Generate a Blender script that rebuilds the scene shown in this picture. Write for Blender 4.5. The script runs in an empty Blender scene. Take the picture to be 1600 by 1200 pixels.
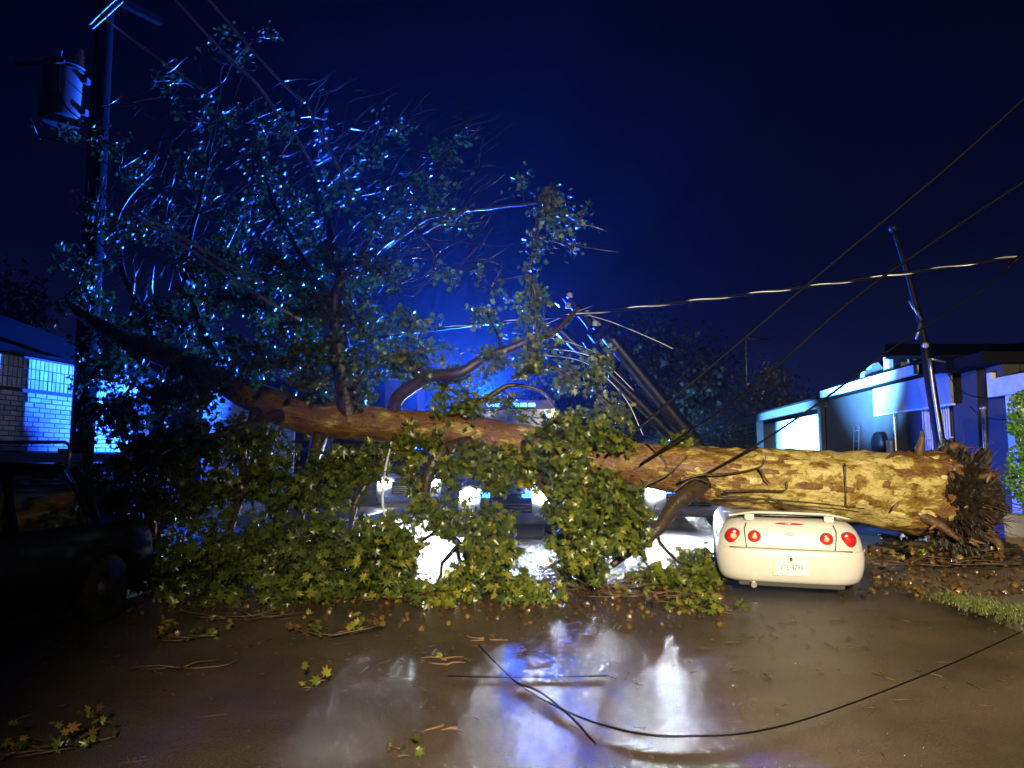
import bpy, bmesh, math, random
import numpy as np
from mathutils import Vector, Matrix, Euler, noise
random.seed(7); rng = np.random.default_rng(7)
S = bpy.context.scene; COL = S.collection; R = math.radians; PI = math.pi

# ------------------------------------------------------------------ camera, night sky, lights, exposure
cam = bpy.data.cameras.new('camera'); cam_o = bpy.data.objects.new('camera', cam); COL.objects.link(cam_o)
CAMZ, PITCH = 1.6, R(5.68)
cam.lens = 26; cam.sensor_width = 36; cam.clip_start = .05; cam.clip_end = 600
cam_o.location = (0, 0, CAMZ); cam_o.rotation_euler = (R(90) + PITCH, 0, 0); S.camera = cam_o
F = 1600 * 26 / 36
W = bpy.data.worlds.new('World'); S.world = W; W.use_nodes = True
nt = W.node_tree; bg = nt.nodes['Background']
tc = nt.nodes.new('ShaderNodeTexCoord'); sp = nt.nodes.new('ShaderNodeSeparateXYZ'); rp = nt.nodes.new('ShaderNodeValToRGB')
nt.links.new(tc.outputs['Generated'], sp.inputs[0]); nt.links.new(sp.outputs[2], rp.inputs[0]); nt.links.new(rp.outputs[0], bg.inputs[0])
rp.color_ramp.elements[0].position = 0.0; rp.color_ramp.elements[0].color = (.0056, .0080, .052, 1)
rp.color_ramp.elements[1].position = .62; rp.color_ramp.elements[1].color = (.0002, .0004, .0026, 1)
e = rp.color_ramp.elements.new(.25); e.color = (.0010, .0018, .0135, 1)
bg.inputs[1].default_value = 1.0
S.view_settings.view_transform = 'Standard'; S.view_settings.look = 'None'; S.view_settings.exposure = 0; S.view_settings.gamma = 1
S.cycles.use_denoising = True; S.cycles.max_bounces = 6; S.cycles.volume_bounces = 0; S.cycles.transparent_max_bounces = 12
S.cycles.sample_clamp_indirect = 4; S.cycles.caustics_reflective = False; S.cycles.caustics_refractive = False
BLUE = (.012, .085, 1.0); WHITE = (.80, .90, 1.0)
def lamp(name, kind, loc, power, col, size=.1, aim=None, angle=90, blend=.6):
    d = bpy.data.lights.new(name, kind); d.energy = power; d.color = col; d.shadow_soft_size = size
    o = bpy.data.objects.new(name, d); COL.objects.link(o); o.location = loc
    if kind == 'SPOT': d.spot_size = R(angle); d.spot_blend = blend
    if aim is not None: o.rotation_euler = (Vector(aim) - Vector(loc)).to_track_quat('-Z', 'Y').to_euler()
    return o
lamp('street_light_behind_camera', 'SPOT', (.9, -5.0, 4.3), 17500, (1, .84, .56), .25, (3.5, 5.4, 0), 71, 1.0)
BLUE_A, BLUE_B, BLUE_C = 36000, 9000, 12000          # emergency light bars (lamps are set in the vehicle builder)
HEAD = 2200

# ------------------------------------------------------------------ helpers
def P(px, py, Y):
    xc, up = (px - 800) / F, (600 - py) / F
    c, s = math.cos(PITCH), math.sin(PITCH)
    d = Vector((xc, c - up * s, s + up * c)); return Vector((0, 0, CAMZ)) + d * (Y / d.y)
def G(px, py, z=0):
    xc, up = (px - 800) / F, (600 - py) / F
    c, s = math.cos(PITCH), math.sin(PITCH)
    d = Vector((xc, c - up * s, s + up * c)); t = (z - CAMZ) / d.z; return Vector((0, 0, CAMZ)) + d * t
def props(o, label=None, cat=None, group=None, kind=None):
    if label: o['label'] = label
    if cat: o['category'] = cat
    if group: o['group'] = group
    if kind: o['kind'] = kind
    return o
def empty(name, loc, label=None, cat=None, rotz=0, group=None):
    o = bpy.data.objects.new(name, None); COL.objects.link(o); o.location = loc; o.rotation_euler = (0, 0, rotz); o.empty_display_size = .1
    return props(o, label, cat, group)
def link(name, me, mat, parent=None, smooth=False, world=True):
    o = bpy.data.objects.new(name, me); COL.objects.link(o)
    if mat is not None and not me.materials: me.materials.append(mat)
    if smooth: me.polygons.foreach_set('use_smooth', [True] * len(me.polygons))
    if parent is not None:
        o.parent = parent
        if world: o.matrix_parent_inverse = PW(parent).inverted()
    return o
def PW(o):
    m = Matrix.LocRotScale(o.location, o.rotation_euler, o.scale)
    return PW(o.parent) @ o.matrix_parent_inverse @ m if o.parent else m
def pyd(name, v, f, mat, parent=None, smooth=False, world=True):
    me = bpy.data.meshes.new(name); me.from_pydata([tuple(x) for x in v], [], f); me.update()
    return link(name, me, mat, parent, smooth, world)
def bmo(name, bm, mat, parent=None, smooth=False, world=True):
    me = bpy.data.meshes.new(name); bm.to_mesh(me); bm.free(); return link(name, me, mat, parent, smooth, world)
def bbox(bm, lo, hi, M=None, bev=0):
    r = bmesh.ops.create_cube(bm, size=1); lo, hi = Vector(lo), Vector(hi)
    for v in r['verts']:
        v.co = Vector(((lo[i] + hi[i]) / 2 + v.co[i] * (hi[i] - lo[i])) for i in range(3))
        if M: v.co = M @ v.co
    if bev: bmesh.ops.bevel(bm, geom=list({e for v in r['verts'] for e in v.link_edges}), offset=bev, segments=2, affect='EDGES')
    return bm
def box(name, lo, hi, mat, parent=None, M=None, bev=0, world=True):
    return bmo(name, bbox(bmesh.new(), lo, hi, M, bev), mat, parent, False, world)
def smooth_path(pts, n=6):
    pts = [Vector(p) for p in pts]
    if len(pts) < 3: return [pts[0].lerp(pts[-1], i / n) for i in range(n + 1)]
    q = [pts[0] * 2 - pts[1]] + pts + [pts[-1] * 2 - pts[-2]]; out = []
    for i in range(1, len(q) - 2):
        a, b, c, d = q[i - 1:i + 3]
        for k in range(n):
            t = k / n
            out.append(.5 * ((2 * b) + (c - a) * t + (2 * a - 5 * b + 4 * c - d) * t * t + (3 * b - a - 3 * c + d) * t ** 3))
    out.append(pts[-1]); return out
def lerp_list(vals, n):
    x = np.linspace(0, 1, len(vals)); return np.interp(np.linspace(0, 1, n), x, vals)
class Tubes:
    def __init__(s): s.v = []; s.f = []
    def add(s, pts, rad, seg=6, wob=0, cap=True, sc=1.0):
        n = len(pts); rad = lerp_list(rad, n) if hasattr(rad, '__len__') else [rad] * n
        base = len(s.v); up = Vector((0, .3, 1)).normalized(); t0 = (pts[1] - pts[0]).normalized()
        a = t0.orthogonal().normalized() if abs(t0.dot(up)) > .95 else t0.cross(up).normalized()
        for i, p in enumerate(pts):
            t = (pts[min(i + 1, n - 1)] - pts[max(i - 1, 0)])
            t = t.normalized() if t.length > 1e-9 else t0
            a = (a - t * a.dot(t)).normalized(); b = t.cross(a)
            for k in range(seg):
                an = 2 * PI * k / seg; d = a * math.cos(an) + b * math.sin(an); r = rad[i]
                if wob:
                    q = p + d * r
                    r *= 1 + wob * (noise.noise(q * 2.2 * sc) * .9 + noise.noise(q * 6.5 * sc) * .45 + noise.noise(q * 17 * sc) * .16)
                s.v.append(p + d * r)
        for i in range(n - 1):
            for k in range(seg):
                k2 = (k + 1) % seg; A = base + i * seg
                s.f.append((A + k, A + k2, A + seg + k2, A + seg + k))
        if cap: s.f.append(tuple(base + k for k in reversed(range(seg)))); s.f.append(tuple(base + (n - 1) * seg + k for k in range(seg)))
    def obj(s, name, mat, parent=None, smooth=True, world=True): return pyd(name, s.v, s.f, mat, parent, smooth, world)
def tube(name, pts, rad, mat, parent=None, seg=8, wob=0, n=6, sm=True, world=True, sc=1.0):
    t = Tubes(); t.add(smooth_path(pts, n) if sm else [Vector(p) for p in pts], rad, seg, wob, True, sc); return t.obj(name, mat, parent, True, world)
def lathe_bm(prof, seg=24, M=None):
    bm = bmesh.new(); rings = []
    for r, z in prof:
        rings.append([bm.verts.new((r * math.cos(2 * PI * k / seg), r * math.sin(2 * PI * k / seg), z)) for k in range(seg)])
    for a, b in zip(rings, rings[1:]):
        for k in range(seg): bm.faces.new((a[k], a[(k + 1) % seg], b[(k + 1) % seg], b[k]))
    bm.faces.new(list(reversed(rings[0]))); bm.faces.new(rings[-1])
    if M is not None: bmesh.ops.transform(bm, matrix=M, verts=bm.verts)
    return bm
def lathe(name, prof, mat, parent=None, M=None, seg=24, world=True): return bmo(name, lathe_bm(prof, seg, M), mat, parent, True, world)

# ------------------------------------------------------------------ materials
def mat(name, col, rough=.6, metal=0, spec=.5, var=.15, vs=6, bump=0, bs=40, coat=0, emit=None, es=0, stretch=(1, 1, 1)):
    m = bpy.data.materials.new(name); m.use_nodes = True; n = m.node_tree.nodes; l = m.node_tree.links; b = n['Principled BSDF']
    b.inputs['Base Color'].default_value = (*col, 1); b.inputs['Roughness'].default_value = rough; b.inputs['Metallic'].default_value = metal
    b.inputs['Specular IOR Level'].default_value = spec; b.inputs['Coat Weight'].default_value = coat; b.inputs['Coat Roughness'].default_value = .06
    tcn = n.new('ShaderNodeTexCoord'); mp = n.new('ShaderNodeMapping'); mp.inputs['Scale'].default_value = stretch; l.new(tcn.outputs['Object'], mp.inputs[0])
    if var:
        t = n.new('ShaderNodeTexNoise'); t.inputs['Scale'].default_value = vs; t.inputs['Detail'].default_value = 8; t.inputs['Roughness'].default_value = .65; l.new(mp.outputs[0], t.inputs[0])
        rmp = n.new('ShaderNodeValToRGB'); l.new(t.outputs[0], rmp.inputs[0])
        rmp.color_ramp.elements[0].position = .3; rmp.color_ramp.elements[1].position = .7
        rmp.color_ramp.elements[0].color = (*[c * (1 - var) for c in col], 1); rmp.color_ramp.elements[1].color = (*[min(1, c * (1 + var)) for c in col], 1)
        l.new(rmp.outputs[0], b.inputs['Base Color'])
        mr = n.new('ShaderNodeMapRange'); l.new(t.outputs[0], mr.inputs[0]); mr.inputs[3].default_value = max(0.02, rough * .75); mr.inputs[4].default_value = min(1, rough * 1.25)
        l.new(mr.outputs[0], b.inputs['Roughness'])
    if bump:
        t2 = n.new('ShaderNodeTexNoise'); t2.inputs['Scale'].default_value = bs; t2.inputs['Detail'].default_value = 6; l.new(mp.outputs[0], t2.inputs[0])
        bn = n.new('ShaderNodeBump'); bn.inputs['Strength'].default_value = bump; bn.inputs['Distance'].default_value = .02; l.new(t2.outputs[0], bn.inputs['Height']); l.new(bn.outputs[0], b.inputs['Normal'])
    if emit: b.inputs['Emission Color'].default_value = (*emit, 1); b.inputs['Emission Strength'].default_value = es
    return m
M_paint_white = mat('white_paint', (.60, .59, .54), .36, 0, .5, .05, 4, coat=.25)
M_paint_black = mat('black_paint', (.002, .002, .003), .5, 0, .05, .1, 3)
M_paint_maroon = mat('maroon_paint', (.03, .004, .004), .15, 0, .5, .1, 3, coat=.6)
M_matte_black = mat('matte_black_roof', (.002, .002, .003), .9, 0, 0, .1, 3)
M_glass = mat('tinted_glass', (.006, .008, .01), .05, 0, .6, 0)
M_tyre = mat('tyre_rubber', (.012, .012, .012), .6, bump=.2)
M_rim = mat('rim_metal', (.35, .35, .36), .3, .9)
M_dark = mat('dark_plastic', (.01, .01, .011), .45)
M_chrome = mat('chrome', (.6, .6, .6), .15, 1, var=0)
M_steel = mat('galvanised_steel', (.42, .42, .43), .35, .8, bump=.1)
M_lampred = mat('red_lens', (.55, .006, .012), .12, 0, .5, .05, 30, coat=.8)
M_lampred2 = mat('red_lens_bright', (.58, .025, .018), .12, 0, .5, .05, 30, coat=.8)
M_lampinner = mat('lamp_reflector', (.95, .45, .25), .2, 0, .6, .05)
M_headlens = mat('lit_headlight', (.9, .9, .9), .2, emit=WHITE, es=60)
M_bluelens = mat('lit_blue_strobe', (.05, .1, .6), .2, emit=BLUE, es=26)
M_redlens = mat('unlit_red_strobe', (.06, .003, .003), .3)
M_pole = mat('creosote_pole', (.006, .005, .004), .9, 0, .06, bump=.4, bs=25, stretch=(3, 3, .4))
M_polewet = mat('wet_broken_pole', (.006, .005, .005), .32, 0, .6, bump=.3, bs=25, stretch=(3, 3, .4))
M_poledark = mat('wet_dark_wood', (.007, .006, .005), .5, 0, .15, bump=.3, bs=25)
M_tank = mat('grey_tank_paint', (.04, .034, .034), .45, bump=.05)
M_porcelain = mat('porcelain', (.55, .53, .5), .15, var=.05)
M_cable = mat('black_cable', (.0022, .0022, .0025), .5, 0, .12, 0)
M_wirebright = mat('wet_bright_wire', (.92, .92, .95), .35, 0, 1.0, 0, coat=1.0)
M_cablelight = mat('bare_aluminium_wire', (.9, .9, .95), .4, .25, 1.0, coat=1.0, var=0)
M_stucco_grey = mat('grey_stucco', (.05, .047, .043), .75, var=.22, vs=3, bump=.25, bs=60)
M_stucco_tan = mat('tan_stucco', (.055, .045, .033), .75, var=.2, vs=3, bump=.25, bs=60)
M_garden = mat('garden_wall_stucco', (.36, .28, .17), .7, var=.25, vs=3, bump=.3, bs=50)
M_stucco_plank = mat('grey_plank', (.09, .09, .09), .6, var=.2, vs=6)
M_stucco_pale = mat('pale_stucco', (.3, .29, .27), .7, var=.2, vs=4)
M_white_trim = mat('white_trim', (.72, .72, .70), .5, var=.15, vs=5, bump=.08, bs=20)
M_panel = mat('pale_panel', (.3, .3, .3), .5, var=.15, vs=2)
M_roof = mat('dark_shingle', (.008, .007, .007), .85, 0, .08, bump=.5, bs=30)
M_dkwood = mat('dark_boards', (.008, .006, .006), .7, 0, .1, bump=.2, bs=20)
M_mortar = mat('dark_mortar', (.05, .05, .055), .9)
M_door = mat('dark_door', (.02, .02, .025), .4)
M_soil = mat('wet_soil', (.020, .013, .008), .55, var=.5, vs=9, bump=1.0, bs=18)
M_root = mat('root_bark', (.10, .05, .02), .5, var=.5, vs=9, bump=.8, bs=26)
M_splint = mat('split_wood', (.20, .11, .045), .55, var=.3, vs=20, bump=.5)
M_limb = mat('wet_limb_bark', (.045, .028, .015), .34, 0, .6, .45, 9, .6, 30)
M_twig = mat('wet_twig', (.030, .022, .014), .2, 0, .9, .3, 20, coat=1.0)
M_drytwig = mat('brown_twig', (.075, .042, .018), .4, 0, .5, .4, 20)
M_kerb = mat('kerb_concrete', (.20, .17, .13), .45, var=.25, vs=5, bump=.3, bs=50)
M_walk = mat('wet_concrete', (.17, .14, .10), .35, var=.3, vs=2, bump=.2, bs=60)
M_plate = mat('plate_white', (.8, .8, .78), .4, var=0)
M_ink = mat('dark_ink', (.02, .02, .025), .5, var=0)

def leaf_mat(name, ca, cb, cy, trans=.13):
    m = bpy.data.materials.new(name); m.use_nodes = True; n = m.node_tree.nodes; l = m.node_tree.links; b = n['Principled BSDF']
    a = n.new('ShaderNodeAttribute'); a.attribute_name = 'tint'
    r = n.new('ShaderNodeValToRGB'); l.new(a.outputs['Fac'], r.inputs[0])
    r.color_ramp.elements[0].color = (*ca, 1); r.color_ramp.elements[1].color = (*cy, 1)
    e = r.color_ramp.elements.new(.62); e.color = (*cb, 1); e2 = r.color_ramp.elements.new(.9); e2.color = (*[(x + y) / 2 for x, y in zip(cb, cy)], 1)
    l.new(r.outputs[0], b.inputs['Base Color']); b.inputs['Roughness'].default_value = .3; b.inputs['Specular IOR Level'].default_value = .5
    t = n.new('ShaderNodeBsdfTranslucent'); hs = n.new('ShaderNodeHueSaturation'); hs.inputs['Value'].default_value = 1.6; l.new(r.outputs[0], hs.inputs['Color']); l.new(hs.outputs[0], t.inputs[0])
    mx = n.new('ShaderNodeMixShader'); mx.inputs[0].default_value = trans; l.new(b.outputs[0], mx.inputs[1]); l.new(t.outputs[0], mx.inputs[2])
    l.new(mx.outputs[0], n['Material Output'].inputs[0]); return m
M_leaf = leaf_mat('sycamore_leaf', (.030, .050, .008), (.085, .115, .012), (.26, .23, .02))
M_leaf_far = leaf_mat('dark_far_leaf', (.03, .04, .02), (.05, .06, .03), (.07, .07, .04), .2)
M_hedge = leaf_mat('hedge_leaf', (.06, .16, .015), (.12, .28, .025), (.2, .36, .04))
M_brownleaf = leaf_mat('brown_leaf', (.05, .026, .010), (.10, .052, .014), (.26, .16, .025))

def bark_material():
    m = bpy.data.materials.new('mottled_sycamore_bark'); m.use_nodes = True; n = m.node_tree.nodes; l = m.node_tree.links; b = n['Principled BSDF']
    tcn = n.new('ShaderNodeTexCoord'); mp = n.new('ShaderNodeMapping'); mp.inputs['Scale'].default_value = (.62, 1, 1.25); l.new(tcn.outputs['Object'], mp.inputs[0])
    w = n.new('ShaderNodeTexNoise'); w.inputs['Scale'].default_value = 7; w.inputs['Detail'].default_value = 4; l.new(mp.outputs[0], w.inputs[0])
    vm = n.new('ShaderNodeVectorMath'); vm.operation = 'MULTIPLY_ADD'; l.new(w.outputs['Color'], vm.inputs[0]); vm.inputs[1].default_value = (.16, .16, .16); l.new(mp.outputs[0], vm.inputs[2])
    def nz(scale, detail=5, rough=.55):
        t = n.new('ShaderNodeTexNoise'); t.inputs['Scale'].default_value = scale; t.inputs['Detail'].default_value = detail; t.inputs['Roughness'].default_value = rough; l.new(vm.outputs[0], t.inputs[0]); return t
    n1, n2, n3 = nz(5.2), nz(11), nz(26, 6)
    sx = n.new('ShaderNodeSeparateXYZ'); l.new(tcn.outputs['Object'], sx.inputs[0])
    bias = n.new('ShaderNodeMapRange'); l.new(sx.outputs[0], bias.inputs[0])      # old brown bark towards the crown, pale flaking bark at the butt
    bias.inputs[1].default_value = 1.6; bias.inputs[2].default_value = 4.2; bias.inputs[3].default_value = -.13; bias.inputs[4].default_value = .06
    ad = n.new('ShaderNodeMath'); l.new(n1.outputs[0], ad.inputs[0]); l.new(bias.outputs[0], ad.inputs[1])
    bias2 = n.new('ShaderNodeMapRange'); l.new(sx.outputs[0], bias2.inputs[0]); bias2.inputs[1].default_value = 5.05; bias2.inputs[2].default_value = 6.0; bias2.inputs[3].default_value = 0; bias2.inputs[4].default_value = -.2
    ad2 = n.new('ShaderNodeMath'); l.new(ad.outputs[0], ad2.inputs[0]); l.new(bias2.outputs[0], ad2.inputs[1])
    r1 = n.new('ShaderNodeValToRGB'); r1.color_ramp.interpolation = 'LINEAR'; l.new(ad2.outputs[0], r1.inputs[0])
    els = [(.0, (.10, .040, .012)), (.40, (.19, .085, .022)), (.43, (.25, .15, .028)), (.50, (.29, .20, .035)), (.515, (.52, .40, .12)), (.63, (.60, .48, .17)), (.70, (.68, .58, .28))]
    c = r1.color_ramp; c.elements[0].position, c.elements[0].color = els[0][0], (*els[0][1], 1); c.elements[1].position, c.elements[1].color = els[-1][0], (*els[-1][1], 1)
    for p_, k in els[1:-1]: q = c.elements.new(p_); q.color = (*k, 1)
    r2 = n.new('ShaderNodeValToRGB'); l.new(n2.outputs[0], r2.inputs[0]); r2.color_ramp.elements[0].position = .36; r2.color_ramp.elements[1].position = .40
    r2.color_ramp.elements[0].color = (.42, .32, .2, 1); r2.color_ramp.elements[1].color = (1, 1, 1, 1)
    mx = n.new('ShaderNodeMix'); mx.data_type = 'RGBA'; mx.blend_type = 'MULTIPLY'; mx.inputs[0].default_value = .85; l.new(r1.outputs[0], mx.inputs[6]); l.new(r2.outputs[0], mx.inputs[7])
    r3 = n.new('ShaderNodeValToRGB'); l.new(n3.outputs[0], r3.inputs[0]); r3.color_ramp.elements[0].color = (.6, .55, .5, 1); r3.color_ramp.elements[0].position = .35; r3.color_ramp.elements[1].position = .55
    mx2 = n.new('ShaderNodeMix'); mx2.data_type = 'RGBA'; mx2.blend_type = 'MULTIPLY'; mx2.inputs[0].default_value = .7; l.new(mx.outputs[2], mx2.inputs[6]); l.new(r3.outputs[0], mx2.inputs[7])
    l.new(mx2.outputs[2], b.inputs['Base Color']); b.inputs['Roughness'].default_value = .42
    hsum = n.new('ShaderNodeMath'); l.new(ad.outputs[0], hsum.inputs[0]); hm = n.new('ShaderNodeMath'); hm.operation = 'MULTIPLY'; hm.inputs[1].default_value = .6; l.new(n3.outputs[0], hm.inputs[0]); l.new(hm.outputs[0], hsum.inputs[1])
    bn = n.new('ShaderNodeBump'); bn.inputs['Strength'].default_value = .8; bn.inputs['Distance'].default_value = .05; l.new(hsum.outputs[0], bn.inputs['Height']); l.new(bn.outputs[0], b.inputs['Normal'])
    return m
M_bark = bark_material()

def road_material():
    m = bpy.data.materials.new('wet_asphalt'); m.use_nodes = True; n = m.node_tree.nodes; l = m.node_tree.links; b = n['Principled BSDF']
    tcn = n.new('ShaderNodeTexCoord')
    def nz(scale, detail=4, rough=.6, st=(1, 1, 1)):
        mp = n.new('ShaderNodeMapping'); mp.inputs['Scale'].default_value = st; l.new(tcn.outputs['Object'], mp.inputs[0])
        t = n.new('ShaderNodeTexNoise'); t.inputs['Scale'].default_value = scale; t.inputs['Detail'].default_value = detail; t.inputs['Roughness'].default_value = rough; l.new(mp.outputs[0], t.inputs[0]); return t
    big, fine, grain, ripple = nz(.55, 5), nz(70, 6, .75), nz(230, 3), nz(7, 4, .6, (1, .55, 1))
    r = n.new('ShaderNodeValToRGB'); l.new(fine.outputs[0], r.inputs[0]); r.color_ramp.elements[0].position = .36; r.color_ramp.elements[1].position = .68
    r.color_ramp.elements[0].color = (.035, .025, .016, 1); r.color_ramp.elements[1].color = (.17, .125, .08, 1)
    vo = n.new('ShaderNodeTexVoronoi'); vo.feature = 'DISTANCE_TO_EDGE'; vo.inputs['Scale'].default_value = .55; vo.inputs['Randomness'].default_value = 1
    wq = nz(2.2, 5); vq = n.new('ShaderNodeVectorMath'); vq.operation = 'MULTIPLY_ADD'; l.new(wq.outputs['Color'], vq.inputs[0]); vq.inputs[1].default_value = (.5, .5, 0); l.new(tcn.outputs['Object'], vq.inputs[2]); l.new(vq.outputs[0], vo.inputs['Vector'])
    cr = n.new('ShaderNodeMapRange'); l.new(vo.outputs['Distance'], cr.inputs[0]); cr.inputs[1].default_value = .002; cr.inputs[2].default_value = .007; cr.inputs[3].default_value = .86; cr.inputs[4].default_value = 1
    bl = nz(.9, 6); br_ = n.new('ShaderNodeMapRange'); l.new(bl.outputs[0], br_.inputs[0]); br_.inputs[1].default_value = .38; br_.inputs[2].default_value = .62; br_.inputs[3].default_value = .68; br_.inputs[4].default_value = 1.15
    mm = n.new('ShaderNodeMath'); mm.operation = 'MULTIPLY'; l.new(cr.outputs[0], mm.inputs[0]); l.new(br_.outputs[0], mm.inputs[1])
    vs_ = n.new('ShaderNodeVectorMath'); vs_.operation = 'SCALE'; l.new(r.outputs[0], vs_.inputs[0]); l.new(mm.outputs[0], vs_.inputs['Scale']); l.new(vs_.outputs[0], b.inputs['Base Color'])
    pud = n.new('ShaderNodeMapRange'); l.new(big.outputs[0], pud.inputs[0]); pud.inputs[1].default_value = .40; pud.inputs[2].default_value = .60
    pud.inputs[3].default_value = .19; pud.inputs[4].default_value = .27; l.new(pud.outputs[0], b.inputs['Roughness'])
    bs = n.new('ShaderNodeMapRange'); l.new(big.outputs[0], bs.inputs[0]); bs.inputs[1].default_value = .38; bs.inputs[2].default_value = .62; bs.inputs[3].default_value = .5; bs.inputs[4].default_value = .8
    mul = n.new('ShaderNodeMath'); mul.operation = 'MULTIPLY_ADD'; l.new(grain.outputs[0], mul.inputs[0]); mul.inputs[1].default_value = .5; l.new(fine.outputs[0], mul.inputs[2])
    b1 = n.new('ShaderNodeBump'); b1.inputs['Distance'].default_value = .022; l.new(bs.outputs[0], b1.inputs['Strength']); l.new(mul.outputs[0], b1.inputs['Height'])
    b2 = n.new('ShaderNodeBump'); b2.inputs['Distance'].default_value = .012; b2.inputs['Strength'].default_value = .03; l.new(ripple.outputs[0], b2.inputs['Height']); l.new(b1.outputs[0], b2.inputs['Normal'])
    l.new(b2.outputs[0], b.inputs['Normal']); b.inputs['Specular IOR Level'].default_value = .6
    return m
M_road = road_material()
def haze_material():
    m = bpy.data.materials.new('rain_haze'); m.use_nodes = True; n = m.node_tree.nodes; n.remove(n['Principled BSDF'])
    v = n.new('ShaderNodeVolumePrincipled'); v.inputs['Color'].default_value = (.9, .93, 1, 1); v.inputs['Density'].default_value = .00034; v.inputs['Anisotropy'].default_value = .74
    m.node_tree.links.new(v.outputs[0], n['Material Output'].inputs['Volume']); return m

# ------------------------------------------------------------------ ground, road, kerbs
VX = .103                                                    # the street runs along (VX, 1)
def sheet(name, quad, z, m, kind='structure'):
    return props(pyd(name, [(x, y, z) for x, y in quad], [tuple(range(len(quad)))], m), kind=kind)
sheet('ground', [(-150, -30), (150, -30), (150, 200), (-150, 200)], -.16, mat('wet_ground', (.05, .045, .03), .6, bump=.5, bs=8))
LK, RK = -5.6, 3.95
sheet('road', [(LK - .6, -12), (RK - .6 - .6, -12), (RK + VX * 120, 120), (LK + VX * 120, 120)], 0, M_road)
def strip(name, x0, x1, y0, y1, z0, z1, m):
    v = [(x + VX * y, y, z) for z in (z0, z1) for x, y in ((x0, y0), (x1, y0), (x1, y1), (x0, y1))]
    return props(pyd(name, v, [(3, 2, 1, 0), (4, 5, 6, 7), (0, 1, 5, 4), (1, 2, 6, 5), (2, 3, 7, 6), (3, 0, 4, 7)], m), kind='structure')
strip('kerb', RK, RK + .16, -8, 90, -.1, .13, M_kerb); strip('kerb', LK - .16, LK, -8, 90, -.1, .13, M_kerb)
strip('pavement', RK + .163, RK + 4.2, -8, 90, -.1, .126, M_walk); strip('pavement', LK - 4.2, LK - .163, -8, 90, -.1, .126, M_walk)

# ------------------------------------------------------------------ leaves
LEAF = []
for k, (a, r) in enumerate([(-90, .10), (-62, .50), (-30, .42), (0, .72), (22, .46), (48, .95), (68, .55), (90, 1.12), (112, .55), (132, .95), (158, .46), (180, .72), (210, .42), (242, .50)]):
    LEAF.append((r * math.cos(R(a)) * .62, r * math.sin(R(a)) * .62 + .1, .10 * (abs(math.cos(R(a))) * r) ** 1.3 * -1))
LEAF = np.array(LEAF); LN = len(LEAF)
SMALL = np.array([(0, -.5, 0), (.3, -.1, -.05), (.22, .3, -.04), (0, .55, 0), (-.22, .3, -.04), (-.3, -.1, -.05)])
def rand_rot(n, droop=.5):
    tip = rng.normal(size=(n, 3)); tip[:, 2] -= droop; tip /= np.linalg.norm(tip, axis=1, keepdims=True)
    nr = rng.normal(size=(n, 3)); nr[:, 2] += .6; nr[:, 1] -= .4; nr -= tip * (nr * tip).sum(1, keepdims=True); nr /= np.linalg.norm(nr, axis=1, keepdims=True)
    return np.stack([np.cross(tip, nr), tip, nr], axis=2)
def leaves_mesh(name, pos, size, tint, m, parent=None, shape=None, kind='stuff', droop=.5):
    shp = LEAF if shape is None else shape; k = len(shp); n = len(pos)
    if n == 0: return None
    rot = rand_rot(n, droop); bend = rng.uniform(-.25, .35, n)
    s = np.repeat(shp[None], n, 0).copy(); s[:, :, 2] += bend[:, None] * s[:, :, 1] ** 2
    v = np.einsum('nij,nkj->nki', rot, s) * np.asarray(size)[:, None, None] + np.asarray(pos)[:, None, :]
    v = np.concatenate([v, v.mean(1, keepdims=True) + rot[:, :, 2][:, None, :] * np.asarray(size)[:, None, None] * .10], 1); K = k + 1
    me = bpy.data.meshes.new(name); me.vertices.add(n * K); me.vertices.foreach_set('co', v.reshape(-1))
    tri = np.array([(a, (a + 1) % k, k) for a in range(k)]); idx = (tri[None] + (np.arange(n) * K)[:, None, None]).reshape(-1); nf = n * k
    me.loops.add(nf * 3); me.polygons.add(nf); me.loops.foreach_set('vertex_index', idx); me.polygons.foreach_set('loop_start', np.arange(0, nf * 3, 3)); me.polygons.foreach_set('loop_total', np.full(nf, 3))
    me.polygons.foreach_set('use_smooth', np.ones(nf, dtype=bool)); tint = np.repeat(np.asarray(tint), k)
    me.update(); at = me.attributes.new('tint', 'FLOAT', 'FACE'); at.data.foreach_set('value', np.asarray(tint, dtype=np.float32)); me.validate()
    o = link(name, me, m, parent); props(o, kind=kind); return o
def leaf_mesh(tint):
    me = bpy.data.meshes.new('leaf'); c = LEAF.mean(0); me.from_pydata([tuple(x) for x in LEAF] + [(c[0], c[1], .09)], [], [(a, (a + 1) % LN, LN) for a in range(LN)]); at = me.attributes.new('tint', 'FLOAT', 'FACE'); at.data.foreach_set('value', [tint] * LN); me.materials.append(M_leaf); return me
LEAF_MESHES = [leaf_mesh(t) for t in (.3, .55, .7, .85, .97)]

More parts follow.
